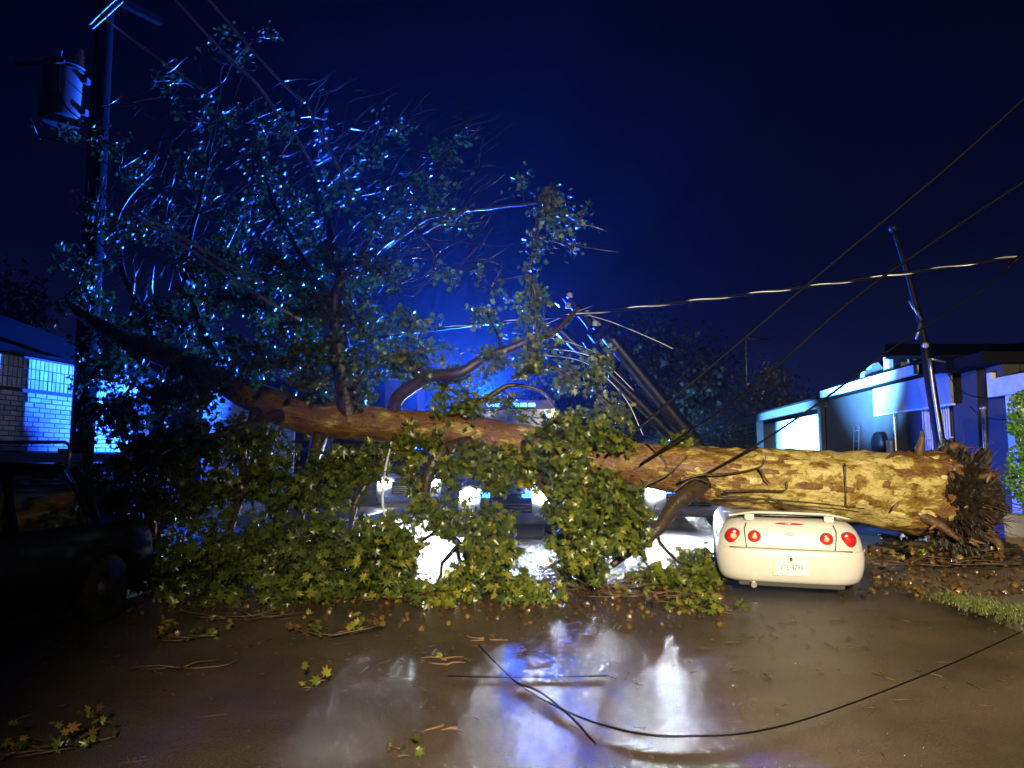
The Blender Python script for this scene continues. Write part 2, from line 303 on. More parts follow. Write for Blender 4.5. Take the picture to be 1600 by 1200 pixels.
# ------------------------------------------------------------------ the fallen sycamore
tree = empty('fallen_tree', P(1300, 800, 10.6), 'huge uprooted sycamore lying across the street on the white car', 'tree')
tp = [(1528, 776, 10.95, .44), (1490, 773, 10.9, .60), (1440, 770, 10.8, .60), (1370, 764, 10.7, .52), (1300, 757, 10.6, .475), (1220, 750, 10.55, .445), (1140, 745, 10.5, .42), (1060, 732, 10.45, .33), (980, 724, 10.4, .29),
      (900, 712, 10.4, .285), (820, 696, 10.4, .28), (740, 680, 10.4, .27), (650, 668, 10.35, .24), (560, 660, 10.3, .26), (490, 652, 10.3, .25), (430, 634, 10.3, .23), (350, 595, 10.3, .20), (250, 552, 10.3, .16), (160, 512, 10.3, .11), (100, 470, 10.3, .05)]
main = smooth_path([P(a, b, y) for a, b, y, r in tp], 10); mr = lerp_list([r for *_, r in tp], len(main))
T = Tubes(); T.add(main, list(mr), 72, .13); T.obj('trunk', M_bark, tree)
limbs_def = [
    ([(548, 655, 10.2), (537, 600, 10.1), (530, 540, 10.05), (524, 480, 10), (532, 430, 10), (520, 370, 10), (500, 300, 10.1)], .13, .03),
    ([(612, 660, 10.3), (625, 622, 10.2), (655, 598, 10.1), (715, 580, 10), (765, 556, 10), (840, 532, 10), (880, 505, 10.1), (905, 480, 10.2)], .085, .025),
    ([(735, 690, 10.2), (695, 705, 10), (668, 745, 9.85), (664, 790, 9.7), (690, 822, 9.6), (715, 850, 9.5)], .085, .04),
    ([(1100, 752, 10.2), (1062, 785, 10), (1030, 820, 9.8), (1000, 850, 9.7), (955, 885, 9.5)], .10, .045),
    ([(500, 680, 10.1), (490, 730, 9.9), (475, 780, 9.7), (462, 840, 9.6)], .085, .05),
    ([(440, 648, 10.1), (400, 660, 9.8), (350, 678, 9.6), (290, 690, 9.5)], .07, .03),
    ([(360, 600, 10.3), (330, 540, 10.2), (300, 470, 10.2), (290, 400, 10.2), (310, 320, 10.3), (330, 230, 10.4), (345, 130, 10.5)], .09, .015),
    ([(250, 552, 10.3), (215, 480, 10.3), (185, 400, 10.4), (190, 330, 10.5), (235, 270, 10.5)], .08, .02),
    ([(530, 450, 10), (575, 380, 10), (610, 330, 10), (650, 270, 10.1), (700, 215, 10.2)], .05, .01),
    ([(524, 480, 10), (470, 400, 10), (430, 320, 10), (405, 240, 10.1), (395, 150, 10.2)], .06, .012),
    ([(545, 430, 10), (600, 385, 10), (650, 352, 10), (700, 335, 10), (770, 324, 10), (835, 318, 10.1), (870, 330, 10.1)], .04, .016),
    ([(836, 520, 10), (838, 470, 10), (828, 420, 10), (840, 370, 10), (838, 325, 10.1)], .025, .014),
    ([(650, 690, 10.2), (600, 720, 10), (560, 780, 9.8), (540, 850, 9.5)], .06, .03),
    ([(820, 710, 10.2), (850, 760, 9.9), (880, 820, 9.6), (900, 880, 9.3)], .07, .03),
    ([(400, 640, 10.1), (380, 720, 9.8), (370, 800, 9.4), (330, 880, 8.9)], .07, .03),
    ([(800, 590, 10.3), (860, 575, 10.2), (920, 605, 10.1), (960, 640, 10), (985, 665, 10)], .03, .012),
    ([(700, 650, 10.3), (760, 620, 10.2), (800, 600, 10.2), (850, 620, 10.2), (880, 655, 10.1)], .04, .012),
]
limb_pts = []
for il, (pts, r0, r1) in enumerate(limbs_def):
    if il in (6, 7, 8, 9, 10): r0, r1 = r0 * .6, r1 * .7
    L = smooth_path([P(*p) for p in pts], 8); L = [p + Vector((noise.noise(p * 2.1), noise.noise(p * 2.3 + Vector((5, 0, 0))), noise.noise(p * 2.2 + Vector((0, 9, 0))))) * .05 * min(1, i / 6) for i, p in enumerate(L)]
    t = Tubes(); t.add(L, [r0 * 1.25, r0, (r0 + r1) / 2, r1], 12, .12); t.obj('limb', M_limb, tree); limb_pts += [(p, r) for p, r in zip(L, lerp_list([r0, r1], len(L)))]
limb_pts += [(p, r) for p, r in zip(main, mr) if p.x < 1.6]
LP = np.array([p for p, _ in limb_pts])
# bare shoots lying against the trunk
SH = Tubes()
for pts in ([(1060, 752, 9.95), (1095, 742, 9.93), (1140, 740, 9.94), (1188, 729, 9.98), (1197, 712, 10)], [(1186, 730, 9.98), (1196, 748, 9.96), (1203, 756, 9.98)], [(1130, 768, 9.96), (1180, 766, 9.97), (1226, 766, 9.98), (1229, 752, 9.98)],
            [(1120, 775, 9.95), (1190, 780, 9.95), (1270, 786, 9.96), (1350, 795, 10)], [(1000, 762, 10), (1045, 740, 9.96), (1075, 712, 10)], [(1050, 770, 9.9), (1085, 748, 9.92), (1120, 760, 9.95)], [(1200, 778, 9.95), (1240, 792, 9.93), (1300, 800, 9.97)],
            [(1320, 725, 10.12), (1321, 760, 10.08), (1322, 790, 10.1)], [(1010, 690, 10.12), (1040, 722, 10.08), (1038, 735, 10.08)]):
    SH.add(smooth_path([P(*p) for p in pts], 5), [.018, .007], 6, .1)
SH.obj('shoots', M_limb, tree)['kind'] = 'stuff'
# loose plates of bark standing proud of the trunk
M_plateb = mat('bark_plate_brown', (.17, .085, .028), .45, 0, .5, .5, 12, .7, 30)
M_platec = mat('bark_plate_olive', (.30, .23, .06), .45, 0, .5, .4, 10, .6, 30)
M_plated = mat('bark_plate_cream', (.58, .47, .18), .45, 0, .5, .3, 10, .5, 30)
def bark_plate(i, phi, L, w, m):
    n, q = 6, 5; v = []; seed = Vector((i * 1.37, phi * 3.1, 0))
    for a in range(n + 1):
        for b in range(q + 1):
            u, t = a / n * 2 - 1, b / q * 2 - 1
            k = 1 - .45 * abs(u) ** 3; e = noise.noise(seed + Vector((u * 1.6, t * 1.6, 0))) * .35
            fi = i + (u * (1 + e) * L / 2) / step; fi = min(max(fi, 0), len(main) - 1.01); i0 = int(fi); c = main[i0].lerp(main[i0 + 1], fi - i0); r = mr[i0] + (mr[i0 + 1] - mr[i0]) * (fi - i0)
            an = phi + t * k * (1 + e) * w / 2 / r; d = Vector((0, -math.cos(an), math.sin(an))); p0 = c + d * r
            wv = 1 + .13 * (noise.noise(p0 * 2.2) * .9 + noise.noise(p0 * 6.5) * .45 + noise.noise(p0 * 17) * .16)
            edge = max(abs(u), abs(t)); v.append(c + d * (r * wv + .010 - .035 * edge ** 4 + .006 * noise.noise(p0 * 9)))
    f = [(a * (q + 1) + b, (a + 1) * (q + 1) + b, (a + 1) * (q + 1) + b + 1, a * (q + 1) + b + 1) for a in range(n) for b in range(q)]
    return pyd('bark_plate', v, f, m, tree, False)
step = (main[40] - main[0]).length / 40
for k in range(150):
    i = rng.uniform(12, 92) if k % 4 else rng.uniform(60, 130); x = main[int(i)].x
    m = (M_plateb if rng.random() < (.75 if x < 3 else .35) else M_platec if rng.random() < .6 else M_plated)
    bark_plate(i, rng.uniform(-.9, 1.35), rng.uniform(.10, .34) * (1.2 if m is M_plateb else 1), rng.uniform(.05, .17), m)
# root plate
def crook0(a, b, amp, n=5):
    d = b - a; o = Vector(rng.normal(size=3)) * amp * d.length
    return [a.lerp(b, i / n) + o * math.sin(PI * i / n) + Vector(rng.normal(size=3)) * amp * .25 * d.length * (0 < i < n) for i in range(n + 1)]
bm = bmesh.new(); bmesh.ops.create_icosphere(bm, subdivisions=6, radius=1)
rc = P(1484, 782, 10.8)
for v in bm.verts:
    d = v.co.normalized(); k = 1 + .42 * noise.noise(d * 2.1) + .24 * noise.noise(d * 5) + .16 * noise.noise(d * 12) + .11 * noise.noise(d * 26) + .05 * noise.noise(d * 50)
    v.co = rc + Vector((d.x * .46, d.y * .72, d.z * .74)) * k
bmo('root_plate', bm, M_soil, tree)
for pts, r in [([(1440, 745, 10.6), (1436, 712, 10.5), (1440, 690, 10.45), (1441, 672, 10.4)], .07), ([(1420, 712, 10.6), (1400, 708, 10.4), (1385, 716, 10.3)], .04), ([(1470, 720, 10.7), (1485, 700, 10.6), (1500, 697, 10.5), (1508, 705, 10.4)], .08),
               ([(1470, 805, 10.6), (1500, 830, 10.4), (1525, 845, 10.3), (1532, 852, 10.3)], .09), ([(1490, 800, 10.5), (1530, 800, 10.3), (1545, 810, 10.2)], .06), ([(1500, 740, 10.4), (1530, 745, 10.2), (1552, 742, 10.1), (1563, 752, 10.1)], .05),
               ([(1430, 800, 10.4), (1470, 822, 10.3), (1500, 845, 10.2)], .09), ([(1520, 770, 10.4), (1548, 780, 10.2), (1558, 800, 10.2), (1552, 820, 10.2)], .04), ([(1535, 830, 10.4), (1560, 850, 10.2), (1565, 880, 10.2)], .07),
               ([(1460, 730, 10.5), (1500, 728, 10.35), (1530, 735, 10.3)], .06), ([(1510, 810, 10.4), (1515, 840, 10.2), (1540, 850, 10.1)], .05)]:
    tube('root', [P(*p) for p in pts], [r, r * .8, r * .25], M_root, tree, 10, .22)
HR = Tubes()
for k in range(150):
    d = Vector(rng.normal(size=3)); d.x = abs(d.x) * .7 + .1; d.y -= .5; d.normalize(); st = rc + Vector((d.x * .42, d.y * .6, d.z * .66)); L = rng.uniform(.12, .5)
    en = st + (d + Vector(rng.normal(size=3)) * .5 + Vector((.2, -.1, -.25))).normalized() * L; en.z = max(en.z, .15); r_ = rng.uniform(.005, .02); HR.add(crook0(st, en, .18, 5), [r_, r_ * .6, .003], 5, .3)
HR.obj('fine_roots', M_root, tree)['kind'] = 'stuff'
for px, py, a in [(1515, 790, .3), (1523, 850, -.4), (1400, 790, .8), (1460, 822, .5), (1545, 745, 1.0)]:
    c = P(px, py, 10.08); d = Vector((math.cos(a), .2, math.sin(a)))
    tube('splinter', [c - d * .09, c + d * .09], [.012, .028, .004], M_splint, tree, 6, .3)

# crown: clusters of twigs with leaves  (px, py, rx, ry, Y, depth radius, twigs, leaves per twig, droop)
CL = [
 (210, 885, 50, 45, 9.2, .5, 20, 14, .3), (290, 880, 60, 60, 8.9, .6, 30, 15, .3), (370, 860, 70, 75, 9.0, .7, 40, 16, .3), (460, 860, 75, 80, 8.9, .7, 44, 16, .3), (550, 860, 75, 80, 8.9, .7, 44, 16, .3), (622, 872, 46, 60, 9.1, .6, 34, 16, .3),
 (738, 892, 44, 46, 9.0, .6, 26, 16, .3), (782, 888, 30, 45, 9.1, .5, 20, 16, .3), (905, 855, 52, 75, 9.3, .5, 36, 16, .3), (950, 830, 60, 80, 9.5, .5, 36, 16, .3), (985, 800, 40, 50, 9.6, .4, 16, 14, .3), (1040, 902, 70, 12, 9.4, .4, 16, 10, .2), (1100, 890, 26, 32, 9.4, .3, 14, 12, .2),
 (850, 710, 70, 40, 9.9, .45, 34, 15, .4), (930, 682, 75, 20, 10.0, .4, 24, 12, -.1), (880, 660, 60, 18, 10.2, .4, 11, 9, -.2), (900, 755, 60, 40, 9.8, .4, 30, 16, .4), (1055, 690, 35, 9, 10.4, .3, 7, 8, -.2), (700, 735, 40, 40, 9.8, .4, 10, 9, .3), (760, 720, 45, 30, 9.9, .4, 20, 13, .3), (735, 810, 40, 40, 9.5, .4, 11, 10, .2), (815, 735, 30, 22, 9.8, .3, 8, 9, .3),
 (640, 740, 34, 40, 9.8, .4, 8, 8, .4), (560, 720, 45, 40, 9.9, .5, 16, 11, .4), (500, 760, 50, 60, 9.6, .6, 26, 13, .3), (420, 740, 70, 60, 9.6, .6, 30, 13, .3), (330, 760, 70, 70, 9.4, .6, 32, 13, .3), (250, 790, 60, 70, 9.4, .5, 24, 12, .3), (200, 700, 50, 60, 9.8, .5, 18, 11, .3),
 (560, 590, 55, 50, 10.1, .5, 22, 13, .2), (640, 560, 60, 45, 10.2, .5, 24, 12, .1), (690, 600, 50, 40, 10.2, .4, 16, 11, .2), (480, 570, 70, 60, 10.0, .6, 34, 14, .2), (400, 560, 70, 60, 10.0, .6, 30, 13, .2), (310, 600, 70, 60, 10.1, .6, 26, 12, .2), (230, 610, 60, 60, 10.2, .6, 22, 11, .2),
 (470, 490, 70, 60, 10.0, .6, 34, 13, .1), (380, 470, 70, 60, 10.1, .6, 30, 12, .1), (290, 500, 70, 60, 10.2, .6, 26, 11, .1), (200, 520, 60, 60, 10.3, .6, 20, 10, .1), (140, 470, 50, 60, 10.4, .5, 14, 9, .1), (130, 420, 35, 40, 10.4, .5, 9, 8, .1),
 (540, 420, 60, 55, 10.0, .6, 26, 10, 0), (590, 350, 60, 55, 10.0, .5, 26, 8, -.3), (640, 300, 60, 50, 10.0, .5, 22, 7, -.4), (690, 250, 50, 45, 10.1, .5, 18, 6, -.4), (620, 210, 50, 50, 10.1, .5, 9, 5, -.4), (700, 340, 50, 24, 10, .4, 13, 8, 0),
 (440, 360, 60, 60, 10.0, .6, 26, 11, 0), (400, 270, 55, 60, 10.1, .5, 24, 10, 0), (420, 200, 40, 40, 10.1, .4, 10, 8, 0), (350, 340, 60, 60, 10.2, .6, 22, 9, 0), (290, 290, 60, 60, 10.3, .6, 18, 8, 0), (250, 380, 60, 60, 10.3, .6, 18, 8, 0), (200, 280, 50, 60, 10.4, .6, 12, 7, 0), (190, 360, 50, 50, 10.4, .5, 12, 7, 0),
 (320, 190, 60, 50, 10.4, .5, 13, 7, 0), (350, 100, 60, 50, 10.4, .5, 8, 6, 0), (250, 130, 50, 60, 10.5, .5, 8, 6, 0), (160, 220, 40, 30, 10.5, .4, 6, 6, 0), (90, 215, 60, 20, 10.5, .4, 6, 5, 0), (400, 60, 50, 30, 10.5, .4, 4, 5, 0),
 (850, 335, 42, 48, 10.0, .35, 30, 12, .2), (815, 290, 16, 26, 10.0, .2, 6, 7, 0), (905, 350, 34, 40, 10.1, .3, 8, 6, -.2), (835, 400, 16, 40, 10.0, .2, 10, 8, .2), (830, 470, 22, 40, 10.0, .3, 14, 11, .2), (890, 385, 50, 14, 10.1, .3, 6, 5, -.1), (760, 490, 34, 24, 10.1, .3, 8, 8, 0), (830, 555, 36, 48, 10.0, .35, 20, 13, .2), (770, 560, 40, 30, 10.1, .3, 12, 10, .1),
 (910, 590, 38, 40, 10.1, .35, 14, 11, .2), (950, 640, 34, 32, 10.1, .3, 12, 10, .2), (935, 560, 22, 20, 10.2, .3, 7, 8, .1), (880, 590, 26, 26, 10.2, .3, 8, 9, .3), (720, 640, 44, 24, 10.3, .4, 12, 10, 0), (640, 510, 40, 30, 10.2, .4, 12, 9, 0), (690, 430, 34, 24, 10.2, .4, 5, 5, 0), (770, 440, 40, 40, 10.2, .4, 5, 4, 0),
 (800, 634, 62, 24, 10.2, .35, 10, 9, .1), (775, 752, 46, 24, 9.7, .3, 7, 8, .3), (868, 800, 28, 34, 9.5, .3, 9, 10, .3), (700, 800, 30, 34, 9.5, .3, 9, 9, .3), (775, 830, 40, 22, 9.3, .3, 10, 10, .2), (640, 690, 50, 26, 10, .3, 14, 11, .3), (660, 780, 26, 40, 9.6, .3, 8, 9, .3),
 (150, 340, 34, 60, 10.5, .4, 14, 8, 0), (165, 580, 44, 60, 10.3, .5, 22, 11, .2), (180, 640, 44, 50, 10.1, .5, 18, 11, .2), (560, 500, 50, 50, 10, .5, 22, 10, 0), (340, 420, 70, 50, 10.1, .5, 26, 10, 0), (600, 430, 44, 40, 10, .4, 16, 8, -.2), (520, 300, 50, 44, 10, .4, 16, 7, -.2), (560, 250, 44, 40, 10.1, .4, 11, 6, -.3), (450, 420, 60, 50, 10, .5, 24, 11, 0),
 (190, 770, 44, 60, 9.6, .4, 26, 14, .3), (245, 700, 55, 50, 9.8, .5, 28, 14, .3), (310, 690, 55, 44, 9.7, .5, 26, 14, .3), (180, 850, 30, 50, 9.2, .4, 20, 14, .3), (390, 690, 50, 36, 9.8, .5, 16, 12, .3), (270, 620, 60, 40, 10.1, .5, 20, 12, .2),
 (470, 930, 40, 14, 8.5, .3, 10, 9, 0), (680, 935, 40, 14, 8.5, .3, 12, 10, 0), (820, 930, 50, 12, 8.5, .3, 12, 9, 0), (340, 935, 40, 14, 8.5, .3, 8, 8, 0), (570, 915, 40, 20, 8.6, .3, 12, 9, 0),
]
TW = Tubes(); LPOS, LSIZ, LTIN = [], [], []
def crook(a, b, amp, n=5):
    d = b - a; o = Vector(rng.normal(size=3)) * amp * d.length; out = []
    for i in range(n + 1):
        t = i / n; out.append(a.lerp(b, t) + o * math.sin(PI * t) + Vector(rng.normal(size=3)) * amp * .15 * d.length * (0 < i < n))
    return out
for (px, py, rx, ry, Y, rd, nt_, nl, dr) in CL:
    c = P(px, py, Y); s = Y / F; ax = Vector((rx * s, rd, ry * s))
    i = int(np.argmin(((LP - np.array(c)) ** 2).sum(1))); root = limb_pts[i][0]
    if (root - c).length > .12:
        TW.add(crook(root, c, .10), [min(.03, limb_pts[i][1] * .8), .012], 6, .1)
    upper = py < 420
    for k in range(nt_):
        d = Vector(rng.normal(size=3)); d.normalize(); u = rng.uniform(.0, .55)
        st = c + Vector((d.x * ax.x, d.y * ax.y, d.z * ax.z)) * u
        d2 = (d + Vector(rng.normal(size=3)) * .5 + (Vector((.7, 0, .55)) if upper else Vector((.1, -.1, -dr)))).normalized()
        en = st + Vector((d2.x * ax.x, d2.y * ax.y, d2.z * ax.z)) * rng.uniform(.5, .95)
        if en.z < .04: en.z = .04 + rng.uniform(0, .05)
        if st.z < .04: st.z = .06
        if (en - st).length < .05: continue
        pth = crook(st, en, .12, 4); TW.add(pth, [.008, .0035] if not upper else [.0075, .004], 4, 0, False)
        if k % 3 == 0: TW.add(crook(c, st, .1, 3), [.012, .008], 4, 0, False)
        n = max(1, int(rng.poisson(nl * (1.15 if upper else 1.65))))
        for q in range(n):
            t = rng.uniform(.1, 1.05); f_ = t * 4; a = min(3, int(f_)); p = pth[a].lerp(pth[a + 1], f_ - a) + Vector(rng.normal(size=3)) * .055
            p.z = max(p.z, .02); LPOS.append(p[:]); LSIZ.append(rng.uniform(.075, .165) if py > 640 else rng.uniform(.055, .13) if not upper else rng.uniform(.045, .105)); LTIN.append(min(1, max(0, rng.beta(2, 2.4) + (.12 if px > 620 else -.08) - (.12 if px < 330 else 0))))  # tint lowered towards the left, dimmer light put into the leaf colour
# long bare whips that catch the blue light
for k in range(800):
    px, py = rng.uniform(140, 760), rng.uniform(130, 470)
    if py < 300 - (px - 140) * .25 and rng.random() < .6: continue
    if px > 560 and py < 180: continue
    a = P(px, py, rng.uniform(9.8, 10.7)); L = rng.uniform(.2, .65)
    ang = rng.normal(.65, .45) if px > 380 else rng.normal(.9, .9)
    TW.add(crook(a, a + Vector((math.cos(ang) * L, rng.normal() * .15, math.sin(ang) * L)), .08, 4), [.009, .004], 4, 0, False)
for pts in ([(660, 365, 10), (700, 345, 10), (740, 330, 10), (768, 326, 10)], [(600, 390, 10), (640, 362, 10), (668, 348, 10), (690, 300, 10)], [(570, 460, 10), (590, 430, 10), (606, 412, 10)], [(880, 345, 10), (915, 350, 10.1), (950, 362, 10.1)], [(885, 378, 10), (925, 388, 10.1), (968, 394, 10.1)],
            [(150, 345, 10.2), (160, 300, 10.2), (166, 285, 10.2)], [(200, 355, 10.2), (218, 335, 10.2), (228, 318, 10.2)], [(60, 215, 10.5), (110, 225, 10.5), (150, 245, 10.5)], [(560, 305, 10), (590, 300, 10), (625, 285, 10)]):
    TW.add(smooth_path([P(*p) for p in pts], 4), [.016, .006], 6)
TW.obj('twigs', M_twig, tree)['kind'] = 'stuff'
LPOS, LSIZ, LTIN = np.array(LPOS), np.array(LSIZ), np.array(LTIN)
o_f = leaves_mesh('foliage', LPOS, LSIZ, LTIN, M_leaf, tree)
# the largest leaves near the lens, one by one
near = np.argsort(LPOS[:, 1] + rng.normal(size=len(LPOS)) * .25 - (LPOS[:, 0] > -1.5) * .5)[:300]
for i in near:
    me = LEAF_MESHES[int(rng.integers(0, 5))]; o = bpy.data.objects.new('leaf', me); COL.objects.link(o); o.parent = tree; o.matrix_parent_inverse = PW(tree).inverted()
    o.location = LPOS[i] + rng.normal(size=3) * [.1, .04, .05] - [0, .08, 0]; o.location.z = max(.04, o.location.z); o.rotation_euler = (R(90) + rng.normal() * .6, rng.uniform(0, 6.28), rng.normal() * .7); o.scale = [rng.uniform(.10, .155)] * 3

# ------------------------------------------------------------------ vehicles
def plan_outline(hw, y0, y1, rr, rf, n=7, bulge=.05):
    """half-plan of a car row from the rear centre round to the front centre, then mirrored: list of (x, y)"""
    h = []
    for i in range(5): h.append(((hw - rr) * i / 5, y0 + bulge * 0))
    for i in range(n): a = i / (n - 1) * PI / 2; h.append((hw - rr + rr * math.sin(a), y0 + rr * .62 * (1 - math.cos(a))))
    ya, yb = y0 + rr * .62, y1 - rf * .7
    for i in range(1, 24): h.append((hw, ya + (yb - ya) * i / 24))
    for i in range(n): a = i / (n - 1) * PI / 2; h.append((hw - rf + rf * math.cos(a), y1 - rf * .7 + rf * .7 * math.sin(a)))
    for i in range(1, 6): h.append(((hw - rf) * (1 - i / 5), y1))
    h = [(x, y + bulge * (x / hw) ** 2 * (1 if y < (y0 + y1) / 2 else -1)) for x, y in h]
    return h + [(-x, y) for x, y in reversed(h[1:-1])]
def stack_mesh(name, rows, m, parent, wheels=(), wr=.36, wz=.31, cap_top=True, smooth=True):
    v, f = [], []; N = None
    for (z, hw, y0, y1, rr, rf) in rows:
        o = plan_outline(hw, y0, y1, rr, rf); N = len(o)
        for x, y in o:
            zz = z
            for wy in wheels:
                d = abs(y - wy)
                if d < wr and abs(x) > hw * .8: zz = max(zz, wz + math.sqrt(wr * wr - d * d) * (1 if z < wz + wr else 0)) if z < wz + wr else zz
            v.append((x, y, zz))
    for i in range(len(rows) - 1):
        for k in range(N): f.append((i * N + k, i * N + (k + 1) % N, (i + 1) * N + (k + 1) % N, (i + 1) * N + k))
    if cap_top:
        b = (len(rows) - 1) * N; h = N // 2
        f.append((b, b + 1, b + N - 1))
        for k in range(1, h - 1): f.append((b + k, b + k + 1, b + N - k - 1, b + N - k))
        f.append((b + h - 1, b + h, b + h + 1))
    o = pyd(name, v, f, m, parent, smooth, False); return o
def disc_lamp(name, x, y, z, r, parent, m, ring=True, aim=-1, inner=None):
    M = Matrix.Translation((x, y, z)) @ Matrix.Rotation(R(90) * (1 if aim < 0 else -1), 4, 'X')
    o = lathe(name, [(r * 1.0, -.03), (r, .006), (r * .96, .016), (r * .8, .022), (r * .35, .026)], m, parent, M, 28, False)
    if inner: lathe('reflector', [(r * .42, 0), (r * .42, .0285), (r * .2, .031)], inner, o, M, 18, False)
    if ring: lathe('bezel', [(r * 1.10, -.03), (r * 1.10, .004), (r * 1.07, .008)], M_rim, o, M, 28, False)
    return o
def wheel(x, y, z, r, w, parent, rim=None):
    M = Matrix.Translation((x, y, z)) @ Matrix.Rotation(R(90), 4, 'Y')
    e = lathe('wheel', [(r * .62, -w / 2), (r * .93, -w / 2), (r, -w * .36), (r, w * .36), (r * .93, w / 2), (r * .62, w / 2)], M_tyre, parent, M, 28, False)
    lathe('rim', [(r * .6, -w * .53), (r * .56, -w * .45), (r * .2, -w * .4), (r * .2, w * .4), (r * .56, w * .45), (r * .6, w * .53)], rim or M_rim, e, M, 20, False)
    return e

# white coupe, rear towards the camera, its cabin crushed by the trunk
car = empty('crushed_car', (3.22, 8.72, -.10), 'white two-door car with round red tail lamps crushed under the tree trunk', 'car', R(-14.5))
car.rotation_euler.y = R(.9); car.scale = (.965,) * 3
HW = .862
rows = [(.235, .66, .14, 4.35, .30, .4), (.25, .745, .06, 4.42, .30, .5), (.29, .80, .018, 4.46, .32, .5), (.36, .835, 0, 4.48, .34, .5), (.46, .855, -.012, 4.49, .34, .5), (.56, HW, -.014, 4.49, .34, .5), (.63, HW - .004, -.008, 4.47, .34, .5),
        (.648, HW - .006, -.002, 4.46, .34, .5), (.654, HW - .012, .014, 4.45, .33, .5), (.662, HW - .014, .026, 4.45, .33, .5), (.72, .845, .032, 4.42, .33, .5), (.80, .825, .044, 4.35, .34, .5), (.88, .790, .066, 4.2, .36, .5), (.935, .748, .088, 3.9, .38, .5), (.975, .70, .125, 3.3, .40, .5), (.998, .62, .18, 2.7, .40, .5), (1.010, .50, .26, 2.2, .36, .5)]
stack_mesh('body', rows, M_paint_white, car, (.98, 3.6), .37, .31)
# seams of the boot lid
SM = Tubes()
def rear_y(z): return float(np.interp(z, [.36, .46, .56, .648, .662, .72, .80, .88, .935, .975], [0, -.012, -.014, -.002, .026, .032, .044, .066, .088, .125])) 
def bul(x, hw=.84): return .05 * (x / hw) ** 2
for sx in (-1, 1):
    SM.add([Vector((sx * x, rear_y(z) + bul(x) - .0015, z)) for x, z in ((.505, .664), (.51, .72), (.52, .80), (.525, .88), (.50, .955))], .006, 5)
SM.add([Vector((x, .0245 + bul(x), .658)) for x in np.linspace(-.70, .70, 18)], .007, 5)
SM.obj('seam', M_dark, car, True, False)
for sx in (-1, 1):
    disc_lamp('tail_lamp', sx * .655, rear_y(.79) + bul(.655) + .03, .79, .088, car, M_lampred, inner=M_lampred2 if sx > 0 else M_lampinner).rotation_euler = (0, 0, 0)
    disc_lamp('reversing_lamp', sx * .41, rear_y(.79) + bul(.41) + .0, .795, .070, car, M_lampred2, inner=M_lampinner)
# spoiler on two feet
sv, sf = [], []
for i, x in enumerate(np.linspace(-.70, .70, 25)):
    q = abs(x) / .70; drop = .045 * max(0, (q - .55) / .45) ** 1.4; zz = 1.085 - drop - .012 * q * q; tk = .018 * (1 - .55 * q ** 6); dp = .12 * (1 - .35 * q ** 4)
    yb = .06 + .10 * q ** 2
    for dy, dz in ((0, .008), (.015, -.7 * tk), (dp, -tk), (dp + .02, 0), (dp, tk), (.03, tk * 1.1)): sv.append((x, yb + dy, zz + dz))
for i in range(24):
    for k in range(6): sf.append((i * 6 + k, (i + 1) * 6 + k, (i + 1) * 6 + (k + 1) % 6, i * 6 + (k + 1) % 6))
sf += [tuple(range(6)), tuple(reversed(range(144, 150)))]
spo = pyd('spoiler', sv, sf, M_paint_white, car, True, False)
for sx in (-1, 1): box('foot', (sx * .46 - .055, .14, .985), (sx * .46 + .055, .21, 1.075), M_paint_white, spo, None, .012, False)
bm = bmesh.new(); bmesh.ops.create_uvsphere(bm, u_segments=24, v_segments=10, radius=1, matrix=Matrix.Translation((0, .098, .958)) @ Matrix.Diagonal((.165, .018, .014, 1)))
bmo('brake_light', bm, M_lampred, car, True, False)
# emblem: a small chrome bow tie, with a badge below
bow = [(-.073, -.014), (-.050, .016), (-.024, .016), (-.024, .026), (.030, .026), (.030, .016), (.073, .016), (.052, -.014), (.026, -.014), (.026, -.026), (-.030, -.026), (-.030, -.014)]
bm = bmesh.new(); a = [bm.verts.new((x, rear_y(.825) - .008, .835 + z)) for x, z in bow]; b_ = [bm.verts.new((x * 1.05, rear_y(.82) + .006, .835 + z * 1.05)) for x, z in bow]
bm.faces.new(a)
for i in range(12): bm.faces.new((a[i], b_[i], b_[(i + 1) % 12], a[(i + 1) % 12]))
bmo('emblem', bm, M_rim, car, False, False)
box('badge', (-.014, rear_y(.76) - .004, .745), (.014, rear_y(.76) + .004, .785), M_rim, car, None, .003, False)
# number plate in its recess
box('plate_recess', (-.205, -.018, .355), (.205, -.0125, .565), mat('recess_paint', (.6, .59, .54), .4), car, None, 0, False)
pl = box('number_plate', (-.165, -.032, .375), (.165, -.026, .545), M_plate, car, None, .002, False)
box('plate_light', (-.014, -.036, .528), (.014, -.019, .57), M_dark, car, None, .002, False)
def text_obj(name, s, size, loc, m, parent, sx=1.0, rot=(R(90), 0, 0)):
    cu = bpy.data.curves.new(name, 'FONT'); cu.body = s; cu.size = size; cu.align_x = 'CENTER'; cu.align_y = 'CENTER'; cu.extrude = .0008
    t = bpy.data.objects.new(name, cu); COL.objects.link(t); dg = bpy.context.evaluated_depsgraph_get(); me = bpy.data.meshes.new_from_object(t.evaluated_get(dg)); bpy.data.objects.remove(t)
    me.materials.clear(); me.materials.append(m); o = bpy.data.objects.new(name, me); COL.objects.link(o); o.location = loc; o.rotation_euler = rot; o.scale = (sx, 1, 1); o.parent = parent; return o
text_obj('plate_text', 'VTL·4799', .092, (0, -.0335, .452), M_ink, pl, .72)
text_obj('plate_text', 'TEXAS', .036, (-.005, -.0335, .522), M_ink, pl, 1.1)
